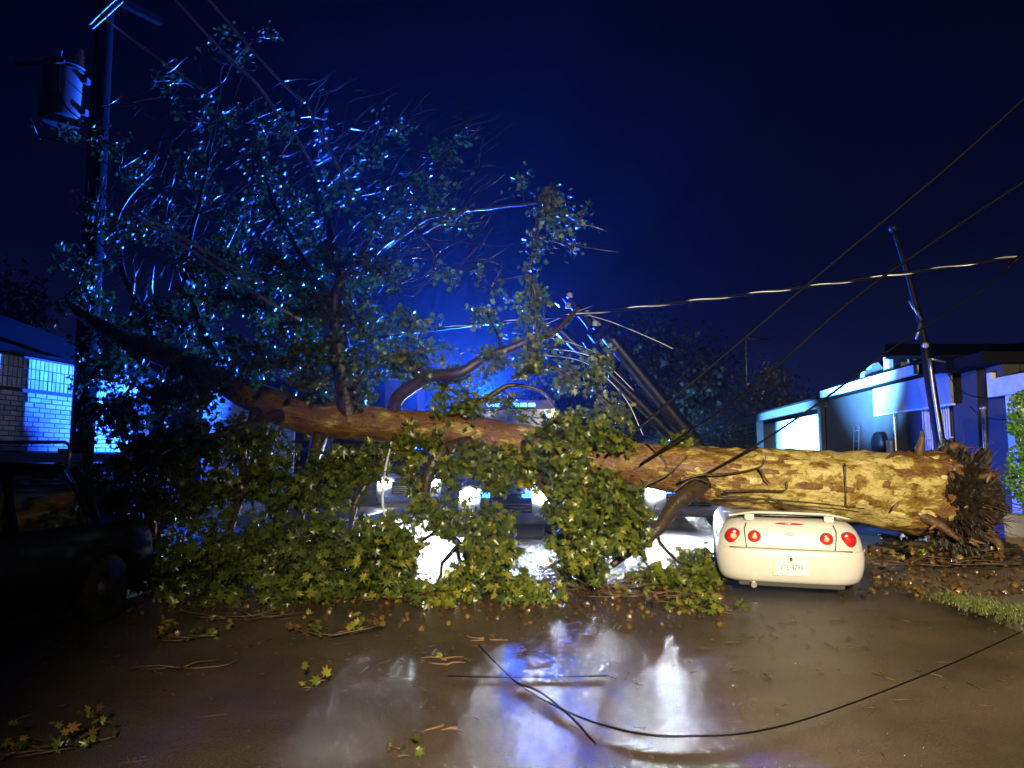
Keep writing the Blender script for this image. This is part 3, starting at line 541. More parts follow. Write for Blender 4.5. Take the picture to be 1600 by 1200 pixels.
# lower valance, exhaust, crushed roof and glass, wheels
box('valance', (-.60, .03, .215), (.60, .16, .262), M_dark, car, None, .01, False)
ex = lathe('exhaust', [(.032, -.1), (.042, -.1), (.042, .12), (.032, .12)], M_chrome, car, Matrix.Translation((-.43, .06, .235)) @ Matrix.Rotation(R(90), 4, 'X'), 18, False)
rv, rf_ = [], []
for i in range(22):
    for j in range(13):
        y = .62 + 2.5 * i / 21; u = j / 12 * 2 - 1; base = np.interp(y, [.62, 1.0, 1.4, 1.9, 2.4, 3.1], [1.0, .93, .80, .74, .9, .98])
        rv.append((u * .66, y, base + .05 * (1 - u * u) + .05 * noise.noise(Vector((u * 3, y * 3, 1)))))
for i in range(21):
    for j in range(12): rf_.append((i * 13 + j, i * 13 + j + 1, (i + 1) * 13 + j + 1, (i + 1) * 13 + j))
pyd('roof', rv, rf_, M_paint_white, car, True, False)
box('rear_window', (-.60, .50, 1.005), (.60, .66, 1.03), M_glass, car, None, .01, False)
for sx in (-1, 1):
    for y in (.98, 3.6): wheel(sx * .75, y, .415, .31, .2, car)

# generic parked / emergency vehicle
def vehicle(name, loc, rotz, label, cat, paint, group=None, L=4.7, hw=.92, belt=1.0, roof=1.75, hood=1.2, lit=True, bar=None, rack=False, rear_cut=.25, beam=0, cone=84, front_only=False, box_h=0, aim=None, cone2=160, lcol=BLUE):
    """nose at local y = 0 facing -y, tail at y = L"""
    e = empty(name, loc, label, cat, rotz, group)
    b = belt
    rws = [(.26, hw - .10, .12, L - .1, .3, .3), (.32, hw - .04, .03, L - .02, .34, .3), (.45, hw, 0, L, .36, .32), (.62, hw + .01, -.01, L + .01, .36, .32), (.76, hw, .02, L, .36, .32), (b * .86, hw - .02, .07, L - .03, .36, .32), (b * .95, hw - .05, .16, L - .07, .38, .34), (b, hw - .10, .30, L - .12, .40, .36)]
    stack_mesh('body', rws, paint, e, (.88, L - .95), .38, .33)
    cs, ce = hood, L - rear_cut
    gl = [(b - .01, hw - .12, cs, ce, .25, .25), (b + (roof - b) * .5, hw - .18, cs + .30, ce - .10, .25, .25), (roof - .05, hw - .24, cs + .62, ce - .24, .25, .25)]
    stack_mesh('window', gl, M_glass, e, smooth=True)
    stack_mesh('roof', [(roof - .052, hw - .225, cs + .58, ce - .22, .25, .25), (roof - .01, hw - .25, cs + .66, ce - .28, .25, .25), (roof, hw - .33, cs + .8, ce - .4, .25, .25)], paint if lit else M_matte_black, e)
    for sx in (-1, 1):
        tube('pillar', [(sx * (hw - .13), cs + .10, b), (sx * (hw - .19), cs + .36, b + (roof - b) * .5), (sx * (hw - .25), cs + .70, roof - .04)], .035, M_steel if rack else paint, e, 8, 0, 4, True, False)
        tube('pillar', [(sx * (hw - .13), ce - .05, b), (sx * (hw - .18), ce - .14, b + (roof - b) * .5), (sx * (hw - .25), ce - .28, roof - .04)], .04, paint, e, 8, 0, 4, True, False)
        tube('pillar', [(sx * (hw - .115), (cs + ce) / 2 + .15, b), (sx * (hw - .24), (cs + ce) / 2 + .15, roof - .04)], .035, paint, e, 8, 0, 3, False, False)
        mir = box('mirror', (sx * (hw + .05) - .10, cs + .42, b + .00), (sx * (hw + .05) + .10, cs + .54, b + .15), paint, e, None, .03, False)
        box('mirror_glass', (sx * (hw + .05) - .08, cs + .541, b + .02), (sx * (hw + .05) + .08, cs + .546, b + .13), M_chrome, mir, None, 0, False)
        hz = .74 * b
        hl = box('headlight', (sx * (hw - .24) - (.19 if lit else .15), .0, hz - (.10 if lit else .065)), (sx * (hw - .24) + (.19 if lit else .15), .09, hz + (.10 if lit else .065)), M_headlens if lit else M_rim, e, None, .02, False)
        box('tail_lamp', (sx * (hw - .2) - .12, L - .06, .7), (sx * (hw - .2) + .12, L + .015, .9), M_lampred if lit else M_redlens, e, None, .02, False)
        for y in (.88, L - .95): wheel(sx * (hw - .1), y, .33, .33, .22, e, M_rim if lit else M_dark)
    gr = box('grille', (-hw + .46, -.02, .50), (hw - .46, .05, .74 * b + .05), M_dark, e, None, .01, False)
    for k in range(4 if not box_h else 3): box('grille_bar', (-hw + .48, -.03, .54 + k * .06), (hw - .48, -.021, .56 + k * .06), M_chrome, gr, None, 0, False)
    box('bumper', (-hw + .08, -.06, .30), (hw - .08, .06, .46), M_dark if not lit else paint, e, None, .03, False)
    box('front_plate', (-.16, -.072, .34), (.16, -.062, .44), M_plate, e, None, 0, False)
    M = Matrix.Translation(loc) @ Matrix.Rotation(rotz, 4, 'Z')
    if lit:
        for sx in (-1, 1):
            a = M @ Vector((sx * (hw - .24), -.12, hz)); lamp('headlight_beam', 'SPOT', a, beam, WHITE, .09, M @ Vector((sx * (hw - .24), -9, hz - .55)), cone, 1.0)
    if box_h:                                                # ambulance: a tall box behind the cab
        y0 = cs + 1.35
        bx = box('box_body', (-1.12, y0, .55), (1.12, L + 1.4, box_h), paint, e, None, .05, False)
        box('stripe', (-1.126, y0 - .003, 1.25), (1.126, L + 1.3, 1.45), M_lampred, bx, None, 0, False)
        for x in (-.85, .85): box('marker_lamp', (x - .09, y0 - .03, box_h - .22), (x + .09, y0 + .02, box_h - .12), M_lampred2, bx, None, .01, False)
    if bar:
        zl, yl = (box_h, y0) if box_h else (roof, cs + 1.0)
        lb = box('light_bar', (-.60, yl, zl + .02), (.60, yl + .25, zl + .06), M_dark, e, None, .01, False)
        for k in range(6):
            x = -.5 + k * .2; box('strobe', (x - .085, yl - .01, zl + .062), (x + .085, yl + .26, zl + .15), M_bluelens if k != 2 else M_headlens, lb, None, .015, False)
        if box_h: box('added_light_blocker', (-1.05, y0 + .30, box_h - .02), (1.05, y0 + .36, box_h + .235), M_dark, e, None, .008, False)  # added blocker that keeps the roof strobe's light off the road
        if box_h: lamp('strobe_light', 'SPOT', M @ Vector((-.6, y0 + .75, box_h + .27)), bar * 2.2, BLUE, .035, M @ Vector((-7.5, -8.2, box_h + 5.0)), 112, .3); lamp('grille_strobe_light', 'SPOT', M @ Vector((.42, -.14, .86)), 650, BLUE, .09, M @ Vector((.42, -9, .5)), 30, .8)
        if box_h:
            for sx in (-1, 1): box('grille_strobe', (sx * .42 - .10, -.075, .80), (sx * .42 + .10, -.03, .92), M_bluelens, gr, None, .01, False)
        if front_only:
            aim = Vector(aim)
            for sx in (-1, 1): box('grille_strobe', (sx * .42 - .09, -.075, .80), (sx * .42 + .09, -.03, .90), M_bluelens, gr, None, .01, False)
            lamp('strobe_light', 'SPOT', M @ Vector((.42, -.16, .86)), bar * .42, BLUE, .10, aim, 66, .5)
        elif bar and not box_h: lamp('strobe_light', 'SPOT', M @ Vector((.3, cs + 1.1, roof + .32)), bar, lcol, .14, Vector(aim), cone2, .5)
    if rack:
        for y in (cs + .75, ce - .45):
            r_ = tube('rack_bar', [(-hw + .18, y, roof - .03), (-hw + .17, y, roof + .16), (-hw + .22, y, roof + .20), (hw - .22, y, roof + .20), (hw - .17, y, roof + .16), (hw - .18, y, roof - .03)], .018, M_steel, e, 8, 0, 2, False, False)
    return e
G_E = 'emergency vehicles behind the fallen tree'
vehicle('ambulance', (-.12, 15.0, 0), R(-2), 'tall white ambulance with a blue light bar behind the leafy branches', 'ambulance', M_paint_white, G_E, 5.0, .98, 1.12, 1.9, 1.3, True, BLUE_A, beam=HEAD * .13, box_h=2.75)
vehicle('police_car', (4.0, 16.9, 0), R(4), 'white emergency vehicle shining headlights beside the crushed car', 'police car', M_paint_white, G_E, 4.9, .98, 1.12, 1.8, 1.3, True, BLUE_B, beam=HEAD * .3, front_only=True, aim=(9.2, 14.6, 2.2))
vehicle('police_car', (-3.1, 22.5, 0), R(9), 'distant white vehicle with lit headlights seen through the twigs under the trunk', 'police car', M_paint_white, G_E, 4.9, .98, 1.12, 1.8, 1.3, True, BLUE_C * 7, beam=HEAD * 1.0, cone=30, aim=(2.5, 12, 6.5), cone2=54)
vehicle('police_car', (4.9, 27, 0), R(2), 'unseen emergency vehicle added to light the far house wall blue', 'police car', M_paint_white, G_E, 4.9, .98, 1.12, 1.8, 1.3, True, BLUE_C * 4.2, beam=HEAD * .5, cone=36, aim=(11.5, 28.5, 1.8), cone2=84, lcol=(.10, .38, 1.0))  # added vehicle, hidden from view, carries the light for the far wall
lamp('added_canopy_light', 'SPOT', (4.4, 18.9, 2.12), 52000, (.10, .36, 1.0), .1, (9.8, 19.8, 5.0), 66, 1.0)      # added spot without a lamp body, brightens the canopy edge
vehicle('parked_car', (7.3, 17.4, .126), R(-6), 'dark parked car on the driveway behind the root plate', 'car', M_paint_black, None, 4.7, .92, 1.05, 1.6, 1.2, False)
vehicle('parked_car', (-5.15, 3.70, 0), R(-4.5), 'dark parked car with a steel roof rack beside the leafy branches', 'car', M_paint_black, None, 4.75, .90, .97, 1.545, 1.2, False, None, True, .95)

# ------------------------------------------------------------------ utility poles, wires
pole = empty('utility_pole', P(133, 690, 12.2) * 1, 'tall dark standing utility pole carrying the grey transformer', 'utility pole')
pole.location.z = 0
px0 = P(140, 500, 12.2)
tube('shaft', [(px0.x, 12.2, -.1), (px0.x - .02, 12.2, 5), (px0.x - .05, 12.2, 11.5)], [.19, .165, .13], M_pole, pole, 18, .03, 8)
ca = P(148, 40, 12.0); cb = P(192, -10, 12.4)
box('crossarm', (-1.1, -.06, -.06), (1.1, .06, .06), M_poledark, pole, Matrix.Translation(P(155, -14, 12.0)) @ Matrix.Rotation(R(55), 4, 'Z'))
tr = empty('transformer', P(94, 190, 11.9), 'grey can transformer hung high on the utility pole', 'transformer')
tb = P(96, 190, 11.9); s_ = 11.75 / F
lathe('tank', [(.30, 0), (.335, .03), (.335, .82), (.345, .83), (.345, .87), (.335, .88)], M_tank, tr, Matrix.Translation(tb), 36)
lathe('lid', [(.35, .885), (.36, .90), (.33, .955), (.18, .985), (.05, .99)], M_tank, tr, Matrix.Translation(tb), 36)
box('hanger_bar', (-.52, -.42, .80), (.30, -.36, .86), M_tank, tr, Matrix.Translation(tb) @ Matrix.Rotation(R(-4), 4, 'Y'), .01)
for dx in (-.13, .24): lathe('bushing', [(.05, .95), (.085, 1.0), (.06, 1.03), (.085, 1.07), (.06, 1.10), (.08, 1.14), (.055, 1.18), (.06, 1.26), (.03, 1.28)], M_porcelain, tr, Matrix.Translation(tb + Vector((dx, 0, 0))), 18)
for dx in (-.08, .13): tube('lead', [tb + Vector((dx, -.35, .78)), tb + Vector((dx + .02, -.37, .55)), tb + Vector((dx + .04, -.37, .35)), tb + Vector((dx + .16, -.34, .08)), tb + Vector((dx + .3, -.1, -.05))], .014, M_cable, tr, 6)
box('nameplate', (-.02, -.345, .24), (.12, -.332, .34), M_dark, tr, Matrix.Translation(tb))
text_obj('tank_marking', 'V-C', .12, tb + Vector((-.16, -.347, .30)), M_ink, tr); 
bpy.data.objects['tank_marking'].matrix_parent_inverse = PW(tr).inverted()
box('bracket', (.30, -.05, .1), (.42, .05, .2), M_steel, tr, Matrix.Translation(tb)); box('bracket', (.30, -.05, .65), (.42, .05, .75), M_steel, tr, Matrix.Translation(tb))

def wire(name, label, pts, r, m=None, n=10, group=None, twist=False):
    p = smooth_path([Vector(q) if len(q) == 3 and isinstance(q, Vector) else P(*q) for q in pts], n); t = Tubes(); t.add(p, r, 8)
    o = t.obj(name, m or M_cable); return props(o, label, 'wire', group)
A = M_wirebright
wire('overhead_wire', 'long straight wire running from the top edge down to the branch tips', [(318, -10, 10.2), (425, 112, 10.0), (476, 160, 9.9)], .022, A)
wire('overhead_wire', 'steep lower stretch of wire hanging beside the porcelain insulators', [(480, 166, 9.9), (515, 235, 9.8), (552, 310, 9.7)], .021, A)
wire('overhead_wire', 'wire entering from the top edge above the leafy upper crown', [(268, -8, 10.4), (312, 42, 10.3), (362, 95, 10.2), (402, 132, 10.1), (436, 182, 10.0)], .022, A)
wire('overhead_wire', 'wire dropping from the twig tip towards the middle of the crown', [(446, 186, 10.0), (472, 230, 9.9), (498, 282, 9.8)], .020, A)
wire('overhead_wire', 'thin wire sloping from the crossarm into the leaves', [(162, 28, 12), (210, 64, 11.8), (262, 102, 11.6), (330, 150, 11.3)], .020, A)
wire('guy_wire', 'upper of two parallel bright wires crossing the middle of the crown', [(218, 332, 9.6), (300, 380, 9.55), (410, 442, 9.5)], .021, A)
wire('guy_wire', 'lower of two parallel bright wires crossing the middle of the crown', [(214, 340, 9.6), (300, 392, 9.55), (398, 458, 9.5), (470, 500, 9.5)], .021, A)
wire('crossarm_wire', 'upper of two short bright rods at the pole top', [(140, 38, 11.8), (160, 18, 11.8), (182, -2, 11.8)], .014, A)
wire('crossarm_wire', 'lower of two short bright rods at the pole top', [(144, 45, 11.75), (166, 26, 11.75), (192, 2, 11.75)], .014, A)
A = M_cablelight
# twisted service cable across the street
cp = smooth_path([P(*q) for q in [(560, 532, 11.5), (700, 512, 12), (850, 497, 12.3), (1000, 480, 12.4), (1150, 462, 12.2), (1300, 443, 11.8), (1450, 422, 11.3), (1600, 399, 10.6), (1680, 386, 10.2)]], 30)
sc_ = empty('service_cable', cp[0], 'black and bare twisted cable crossing the street above the trunk', 'wire')
t1, t2 = Tubes(), Tubes()
for t, ph in ((t1, 0), (t1, 2 * PI / 3), (t2, 4 * PI / 3)):
    t.add([p + Vector((0, math.cos(i * .33 + ph), math.sin(i * .33 + ph))) * .016 for i, p in enumerate(cp)], .016 if t is t1 else .011, 6)
t1.obj('strand', M_cable, sc_)['kind'] = 'stuff'; t2.obj('strand', mat('bare_strand', (.75, .75, .72), .35, .5, var=0), sc_)
wire('downed_cable', 'topmost thick black cable slanting from the upper edge to the trunk', [(1640, 118, 7.5), (1480, 262, 8.2), (1300, 412, 9), (1140, 548, 9.6), (1020, 650, 9.9), (945, 714, 10)], .017)
wire('downed_cable', 'middle thick black cable slanting over the low house to the trunk', [(1640, 258, 7.2), (1500, 350, 7.8), (1330, 470, 8.6), (1170, 610, 9.3), (1080, 672, 9.7), (1000, 726, 9.95)], .016)
wire('downed_cable', 'lowest black cable from the tie near the roof edge to the trunk', [(1588, 408, 9.6), (1530, 455, 9.6), (1400, 540, 9.7), (1290, 622, 9.8), (1190, 690, 9.9), (1090, 748, 9.95)], .014)
tube_tie = tube('cable_tie', [P(1574, 420, 9.6), P(1588, 406, 9.6), P(1602, 398, 9.5), P(1640, 380, 9.3)], [.02, .035, .03, .02], M_cable, None, 8); props(tube_tie, 'black cable clamp at the end of the lowest black cable', 'clamp')
gp = [(1640, 962), (1600, 985), (1480, 1040), (1300, 1110), (1180, 1143), (1080, 1150), (1000, 1146), (900, 1118), (810, 1068), (748, 1008)]
props(tube('ground_cable', [G(a, b, .018) for a, b in gp], .0055, M_cable, None, 8, 0, 10), 'long black cable curving across the wet road', 'wire')
props(tube('ground_cable', [G(a, b, .014) for a, b in [(812, 1068), (850, 1085), (900, 1128), (930, 1162)]], .006, M_cable, None, 6, 0, 6), 'short thin wire lying beside the long curved cable on the road', 'wire')
props(tube('ground_cable', [G(a, b, .012) for a, b in [(700, 1056), (800, 1058), (950, 1056)]], .005, M_cable, None, 6, 0, 6), 'short straight wire lying flat across the middle of the road', 'wire')
wire('hanging_cable', 'blue-lit cable hanging below the trunk among the leaves', [(612, 690, 9.9), (601, 740, 9.75), (598, 790, 9.6), (612, 826, 9.5), (640, 862, 9.4)], .014, A)
for i, (pts, lab) in enumerate([([(507, 172, 11.2), (508, 212, 11.2)], 'upper hanging string of pale porcelain insulators'), ([(498, 220, 11.2), (497, 248, 11.2)], 'short middle string of pale porcelain insulators'), ([(505, 266, 11.2), (502, 345, 11.1)], 'lower hanging string of pale porcelain insulators')]):
    a, b = P(*pts[0]), P(*pts[1]); L = (b - a).length; n = max(3, int(L / .085)); e = empty('insulator_string', a, lab, 'insulator', 0, 'insulators hanging from the broken wires')
    for k in range(n):
        c = a.lerp(b, k / (n - 1)); rr = rng.uniform(.022, .042)
        lathe('insulator', [(.010, -.03), (rr, -.022), (rr * 1.1, .0), (rr * .8, .02), (.012, .03)], M_porcelain, e, Matrix.Translation(c + Vector(rng.normal(size=3)) * .012), 12)
    tube('link', [a, b], .006, M_steel, e, 5, 0, 2)

bp = empty('broken_pole', P(1085, 690, 15), 'broken utility pole leaning over behind the trunk with snapped crossarms', 'utility pole')
tube('shaft', [P(1125, 745, 15.2), P(1085, 690, 15), P(1010, 598, 14.8), P(945, 518, 14.6), P(922, 494, 14.6)], [.17, .16, .15, .14], M_polewet, bp, 16, .03, 5)
tube('crossarm', [P(884, 462, 14.5), P(912, 494, 14.5), P(926, 512, 14.5)], .10, M_poledark, bp, 8, .05, 3)
tube('crossarm', [P(925, 530, 14.5), P(950, 512, 14.5), P(962, 522, 14.4)], .13, M_poledark, bp, 8, .25, 3)
for p in [(890, 462), (888, 478), (918, 490), (930, 506)]: lathe('insulator', [(.03, -.05), (.07, -.03), (.05, 0), (.065, .03), (.03, .06)], M_porcelain, bp, Matrix.Translation(P(p[0], p[1], 14.35)), 12)
tube('brace', [P(905, 480, 14.5), P(870, 530, 14.5), P(855, 560, 14.4)], .035, M_poledark, bp, 6, .1, 3)
bp2 = props(tube('broken_pole', [P(1070, 705, 14.0), P(1040, 672, 14.0), P(960, 592, 13.8), P(905, 545, 13.7), P(866, 508, 13.6)], [.12, .11, .10, .09], M_polewet, None, 14, .04, 5), 'thinner leaning timber below the broken pole top', 'utility pole')
BW = [([(905, 470, 14.3), (950, 488, 14.2), (990, 520, 14.2), (1040, 562, 14.1), (1070, 600, 14)], 'slack wire draped from the broken pole head towards the dark trees'), ([(918, 492, 14.3), (960, 505, 14.2), (1020, 530, 14.2), (1052, 545, 14.2)], 'short wire trailing from the snapped crossarm'),
      ([(800, 520, 13), (860, 528, 13.2), (905, 540, 13.5), (950, 560, 13.8)], 'thin wire running from the leaves to the thinner leaning timber'), ([(790, 560, 13), (860, 556, 13.2), (920, 570, 13.5), (975, 620, 13.6), (1005, 680, 13.6)], 'sagging blue-lit wire bowed below the leaning timber'),
      ([(800, 585, 13), (870, 578, 13.2), (930, 592, 13.5)], 'thin level wire in the blue mist below the hanging leaves'), ([(840, 512, 13), (880, 495, 13.5), (925, 478, 14.2)], 'thin wire rising to the broken pole head'),
      ([(1040, 588, 14), (1048, 610, 14), (1050, 640, 14)], 'short loose wire dangling before the dark trees'), ([(850, 545, 13.4), (900, 550, 13.4), (945, 568, 13.4), (990, 610, 13.5)], 'second sagging wire just above the bowed blue-lit wire'), ([(760, 650, 12.6), (790, 630, 12.7), (830, 600, 12.9)], 'short bright wire rising from behind the trunk')]
for pts, lab in BW[1:6] + BW[7:]: wire('broken_wire', lab, pts, .0075, A)

# ------------------------------------------------------------------ left brick building, fence, roof
def FL(X0, Y, z, dx=0): return Vector((X0 + VX * Y + dx, Y, z))
LB = empty('brick_building', FL(-9, 12, 0), 'low brick building with a dark roof lit blue beside the utility pole', 'building')
def slab(name, X0, y0, y1, z0, z1, th, m, parent, inward=1):
    v = [(X0 + VX * y + d, y, z) for z in (z0, z1) for d, y in ((0, y0), (0, y1), (-th * inward, y1), (-th * inward, y0))]
    return pyd(name, v, [(0, 1, 2, 3), (7, 6, 5, 4), (0, 4, 5, 1), (1, 5, 6, 2), (2, 6, 7, 3), (3, 7, 4, 0)], m, parent)
slab('wall', -9.02, 6, 15.2, -.1, 3.22, 5, M_mortar, LB)
v = [FL(-9, 5.5, 3.23, .35), FL(-9, 15.5, 3.23, .35), FL(-9, 15.5, 3.23, -6), FL(-9, 5.5, 3.23, -6), FL(-9, 8, 4.55, -2.6), FL(-9, 13, 4.55, -2.6)]
pyd('roof', v, [(3, 2, 1, 0), (0, 1, 5, 4), (1, 2, 5), (2, 3, 4, 5), (3, 0, 4)], M_roof, LB)
bmats = [mat('pale_brick', (c, c, c * 1.02), .55, var=.25, vs=14, bump=.4, bs=60) for c in (.55, .68, .8)]
def unit_brick(m):
    bm = bbox(bmesh.new(), (-.5, -.5, -.5), (.5, .5, .5)); me = bpy.data.meshes.new('brick'); bm.to_mesh(me); bm.free(); me.materials.append(m); return me
BM = [unit_brick(m) for m in bmats]; IPW = PW(LB).inverted(); tilt = -math.atan(VX); cnt = 0
def put_brick(name, Y, z, ly, lz, proud):
    o = bpy.data.objects.new(name, BM[int(rng.integers(0, 3))]); COL.objects.link(o); o.parent = LB; o.matrix_parent_inverse = IPW
    o.location = FL(-9.02, Y, z, proud - .02 + rng.normal() * .002); o.rotation_euler = (0, 0, tilt); o.scale = (.08, ly, lz)
for r in range(12):
    z = 1.74 + r * .0785; n = 15
    for k in range(n):
        Y = 11.0 + (k + (.5 if r % 2 else 0)) * .245
        put_brick('brick', Y, z, .228 + rng.normal() * .004, .064, .012 if r < 10 else .03)
for r in range(3):
    for k in range(40): put_brick('shingle', 10.95 + k * .095, 2.775 + r * .165, .076 + rng.normal() * .003, .150, .025)
LS = empty('siding_house', FL(-8.6, 20, 0), 'white plank-sided house glimpsed behind the crown past the brick building', 'house')
slab('wall', -8.63, 16.5, 25, -.1, 3.3, 5, M_mortar, LS)
for k in range(24): slab('plank', -8.6 + .006 * (k % 3), 16.5, 25, .05 + k * .135, .172 + k * .135, .03, M_stucco_plank, LS)
for (y0, y1) in ((18.2, 19.3), (21.6, 22.9)):
    w_ = slab('window', -8.57, y0, y1, 1.1, 2.4, .02, M_glass, LS)
    for q in ((y0 - .08, y0, 1.02, 2.48), (y1, y1 + .08, 1.02, 2.48), (y0, y1, 1.02, 1.098), (y0, y1, 2.402, 2.48)): slab('frame', -8.55, q[0], q[1], q[2], q[3], .045, M_white_trim, w_)
v = [FL(-8.6, 16, 3.32, .4), FL(-8.6, 25.5, 3.32, .4), FL(-8.6, 25.5, 3.32, -6), FL(-8.6, 16, 3.32, -6), FL(-8.6, 18.5, 4.7, -2.8), FL(-8.6, 23, 4.7, -2.8)]
pyd('roof', v, [(3, 2, 1, 0), (0, 1, 5, 4), (1, 2, 5), (2, 3, 4, 5), (3, 0, 4)], M_roof, LS)
FB = empty('board_fence', FL(-8.2, 12, 0), 'low dark fence of horizontal boards below the blue brick wall', 'fence')
for k in range(9): slab('board', -8.2 + .004 * (k % 2), 8.5, 14.9, .15 + k * .172, .30 + k * .172, .025, M_dkwood, FB)
for y in (8.5, 10.1, 11.7, 13.3, 14.9): slab('post', -8.232, y - .05, y + .05, -.1, 1.74, .1, M_dkwood, FB)

# ------------------------------------------------------------------ right-hand houses
HA = empty('house', FL(7.6, 18, 0), 'grey single-storey house with a white canopy edge and barred window', 'house')
X = 7.6
def face(name, y0, y1, z0, z1, th, m, parent, proud=0): return slab(name, X - proud, y0, y1, z0, z1, -th, m, parent)
face('wall', 13.4, 15.15, -.1, 3.30, .3, M_stucco_tan, HA, .02)
face('wall', 15.15, 15.35, -.1, 3.30, .3, M_stucco_grey, HA); face('wall', 15.35, 16.75, -.1, 1.2, .3, M_stucco_grey, HA); face('wall', 15.35, 16.75, 2.78, 3.30, .3, M_stucco_grey, HA); face('wall', 16.75, 23.6, -.1, 3.45, .3, M_stucco_grey, HA)
slab('wall', X + .3, 13.4, 23.6, -.1, 3.3, -7, M_stucco_grey, HA)
wn = face('window', 15.35, 16.75, 1.2, 2.78, .04, M_glass, HA, -.12)
for (a, b, c, d) in ((15.35, 16.75, 1.2, 1.26), (15.35, 16.75, 2.72, 2.78), (15.35, 15.41, 1.26, 2.72), (16.69, 16.75, 1.26, 2.72), (16.02, 16.08, 1.26, 2.72)): face('frame', a, b, c, d, .05, M_white_trim, wn, -.04)
for k in range(13): y = 15.46 + k * .1; face('bar', y, y + .035, 1.14, 2.84, .02, M_white_trim, wn, .06)
for z in (1.3, 2.0, 2.7): face('bar', 15.3, 16.8, z, z + .03, .016, M_white_trim, wn, .08)
face('canopy_edge', 16.2, 22.8, 3.43, 3.64, .12, M_white_trim, HA, .42); face('canopy', 16.2, 22.8, 3.40, 3.47, .5, M_roof, HA, .29); face('canopy', 15, 22.8, 3.645, 3.69, 1.0, M_roof, HA, .38)
face('sign_panel', 15.0, 19.1, 2.70, 3.36, .06, M_panel, HA, .22); face('trim', 15.0, 19.1, 2.66, 2.70, .1, M_white_trim, HA, .23)
face('eave', 13.2, 15.0, 3.31, 3.5, 1.0, M_roof, HA, .5)
v = [FL(X, 13.0, 3.66, .2), FL(X, 24.5, 3.70, .2), FL(X, 24.5, 3.7, 8), FL(X, 13.0, 3.66, 8), FL(X, 15, 4.15, 4), FL(X, 23, 4.15, 4)]
pyd('roof', v, [(3, 2, 1, 0), (0, 1, 5, 4), (1, 2, 5), (2, 3, 4, 5), (3, 0, 4)], M_roof, HA)
d0, d1 = P(1390, 586, 20), P(1422, 590, 20)
box('upper_wall', (d0.x, 20, 3.55), (d0.x + .55, 20.3, 4.36), M_stucco_pale, HA); v = [(x, y, z) for z in (3.55, 4.36) for x, y in ((d0.x + .553, 20.02), (17.5, 20.02), (17.5, 24.6), (13.1, 24.6))]; pyd('upper_wall', v, [(3, 2, 1, 0), (4, 5, 6, 7), (0, 1, 5, 4), (1, 2, 6, 5), (2, 3, 7, 6), (3, 0, 4, 7)], M_stucco_grey, HA)
sl_ = .514
v = [(sl_ * 19.5 - .1, 19.5, 4.30), (18, 19.5, 4.30), (18, 22.3, 5.05), (sl_ * 22.3 - .1, 22.3, 5.05), (18, 25.1, 4.30), (sl_ * 25.1 - .1, 25.1, 4.30)]; v += [(x, y, z - .1) for x, y, z in v]
pyd('upper_roof', v, [(0, 1, 2, 3), (3, 2, 4, 5), (6, 9, 8, 7), (9, 11, 10, 8), (0, 6, 7, 1), (5, 4, 10, 11), (0, 3, 9, 6), (3, 5, 11, 9), (1, 7, 8, 2), (2, 8, 10, 4)], M_roof, HA)
c0 = P(1396, 580, 19.99); c1 = P(1406, 558, 19.99); w_ = box('window', (c0.x, 19.965, c0.z), (c1.x, 19.995, c1.z), M_glass, HA); box('frame', (c0.x - .05, 19.96, c1.z + .002), (c1.x + .05, 19.994, c1.z + .06), M_white_trim, w_)
for (py_, y) in (((1400, 640, 700), 18.2),):
    a = FL(X - .06, 18.2, 0); tube('conduit', [FL(X - .06, 18.2, .1), FL(X - .06, 18.2, 3.3)], .03, M_steel, HA, 10, 0, 4)
box('meter_box', (-.1, -.12, -.18), (.0, .12, .18), M_steel, HA, Matrix.Translation(FL(X - .005, 18.55, 1.85)), .01)
hr = lathe('hose_reel', [(.30, 0), (.32, .04), (.20, .06), (.20, .10), (.32, .12), (.30, .16)], M_dark, None, Matrix.Translation(FL(X - .02, 19.1, 1.95)) @ Matrix.Rotation(R(-90), 4, 'Y'), 28); props(hr, 'black round hose reel on the grey house wall', 'hose reel')
ld = empty('ladder', FL(X - .08, 20.8, 0), 'slim metal ladder leaning against the grey house wall', 'ladder')
for dy in (-.2, .2): tube('rail', [FL(X - .25, 20.8 + dy, .13), FL(X - .05, 20.8 + dy, 2.5)], .02, M_steel, ld, 8, 0, 2)
for k in range(8): tube('rung', [FL(X - .25 + .2 * (k + .5) / 8, 20.6, .13 + 2.37 * (k + .5) / 8), FL(X - .25 + .2 * (k + .5) / 8, 21.0, .13 + 2.37 * (k + .5) / 8)], .013, M_steel, ld, 6, 0, 2)
mast = empty('service_pole', P(1476, 740, 15.2), 'thin leaning service pole in front of the barred window', 'pole')
tube('shaft', [P(1482, 800, 14.6), P(1468, 690, 14.6), P(1450, 575, 14.6), P(1440, 512, 14.6), P(1420, 435, 14.6), P(1397, 360, 14.6)], [.11, .11, .10, .065, .055, .05], M_poledark, mast, 12, .03, 6)
tube('riser', [P(1473, 700, 14.45), P(1460, 620, 14.45), P(1452, 560, 14.45)], .035, M_steel, mast, 8, 0, 4)
lathe('cap', [(.06, -.06), (.09, -.03), (.09, .05), (.04, .09)], M_dark, mast, Matrix.Translation(P(1396, 357, 14.6)), 14)
for q in [((1420, 470), (1440, 500)), ((1450, 560), (1478, 566)), ((1438, 505), (1432, 530))]: tube('bracket', [P(*q[0], 14.55), P(*q[1], 14.55)], .025, M_steel, mast, 6, 0, 2)
lathe('insulator', [(.03, -.05), (.06, -.02), (.06, .02), (.03, .06)], M_porcelain, mast, Matrix.Translation(P(1446, 540, 14.4)), 12)
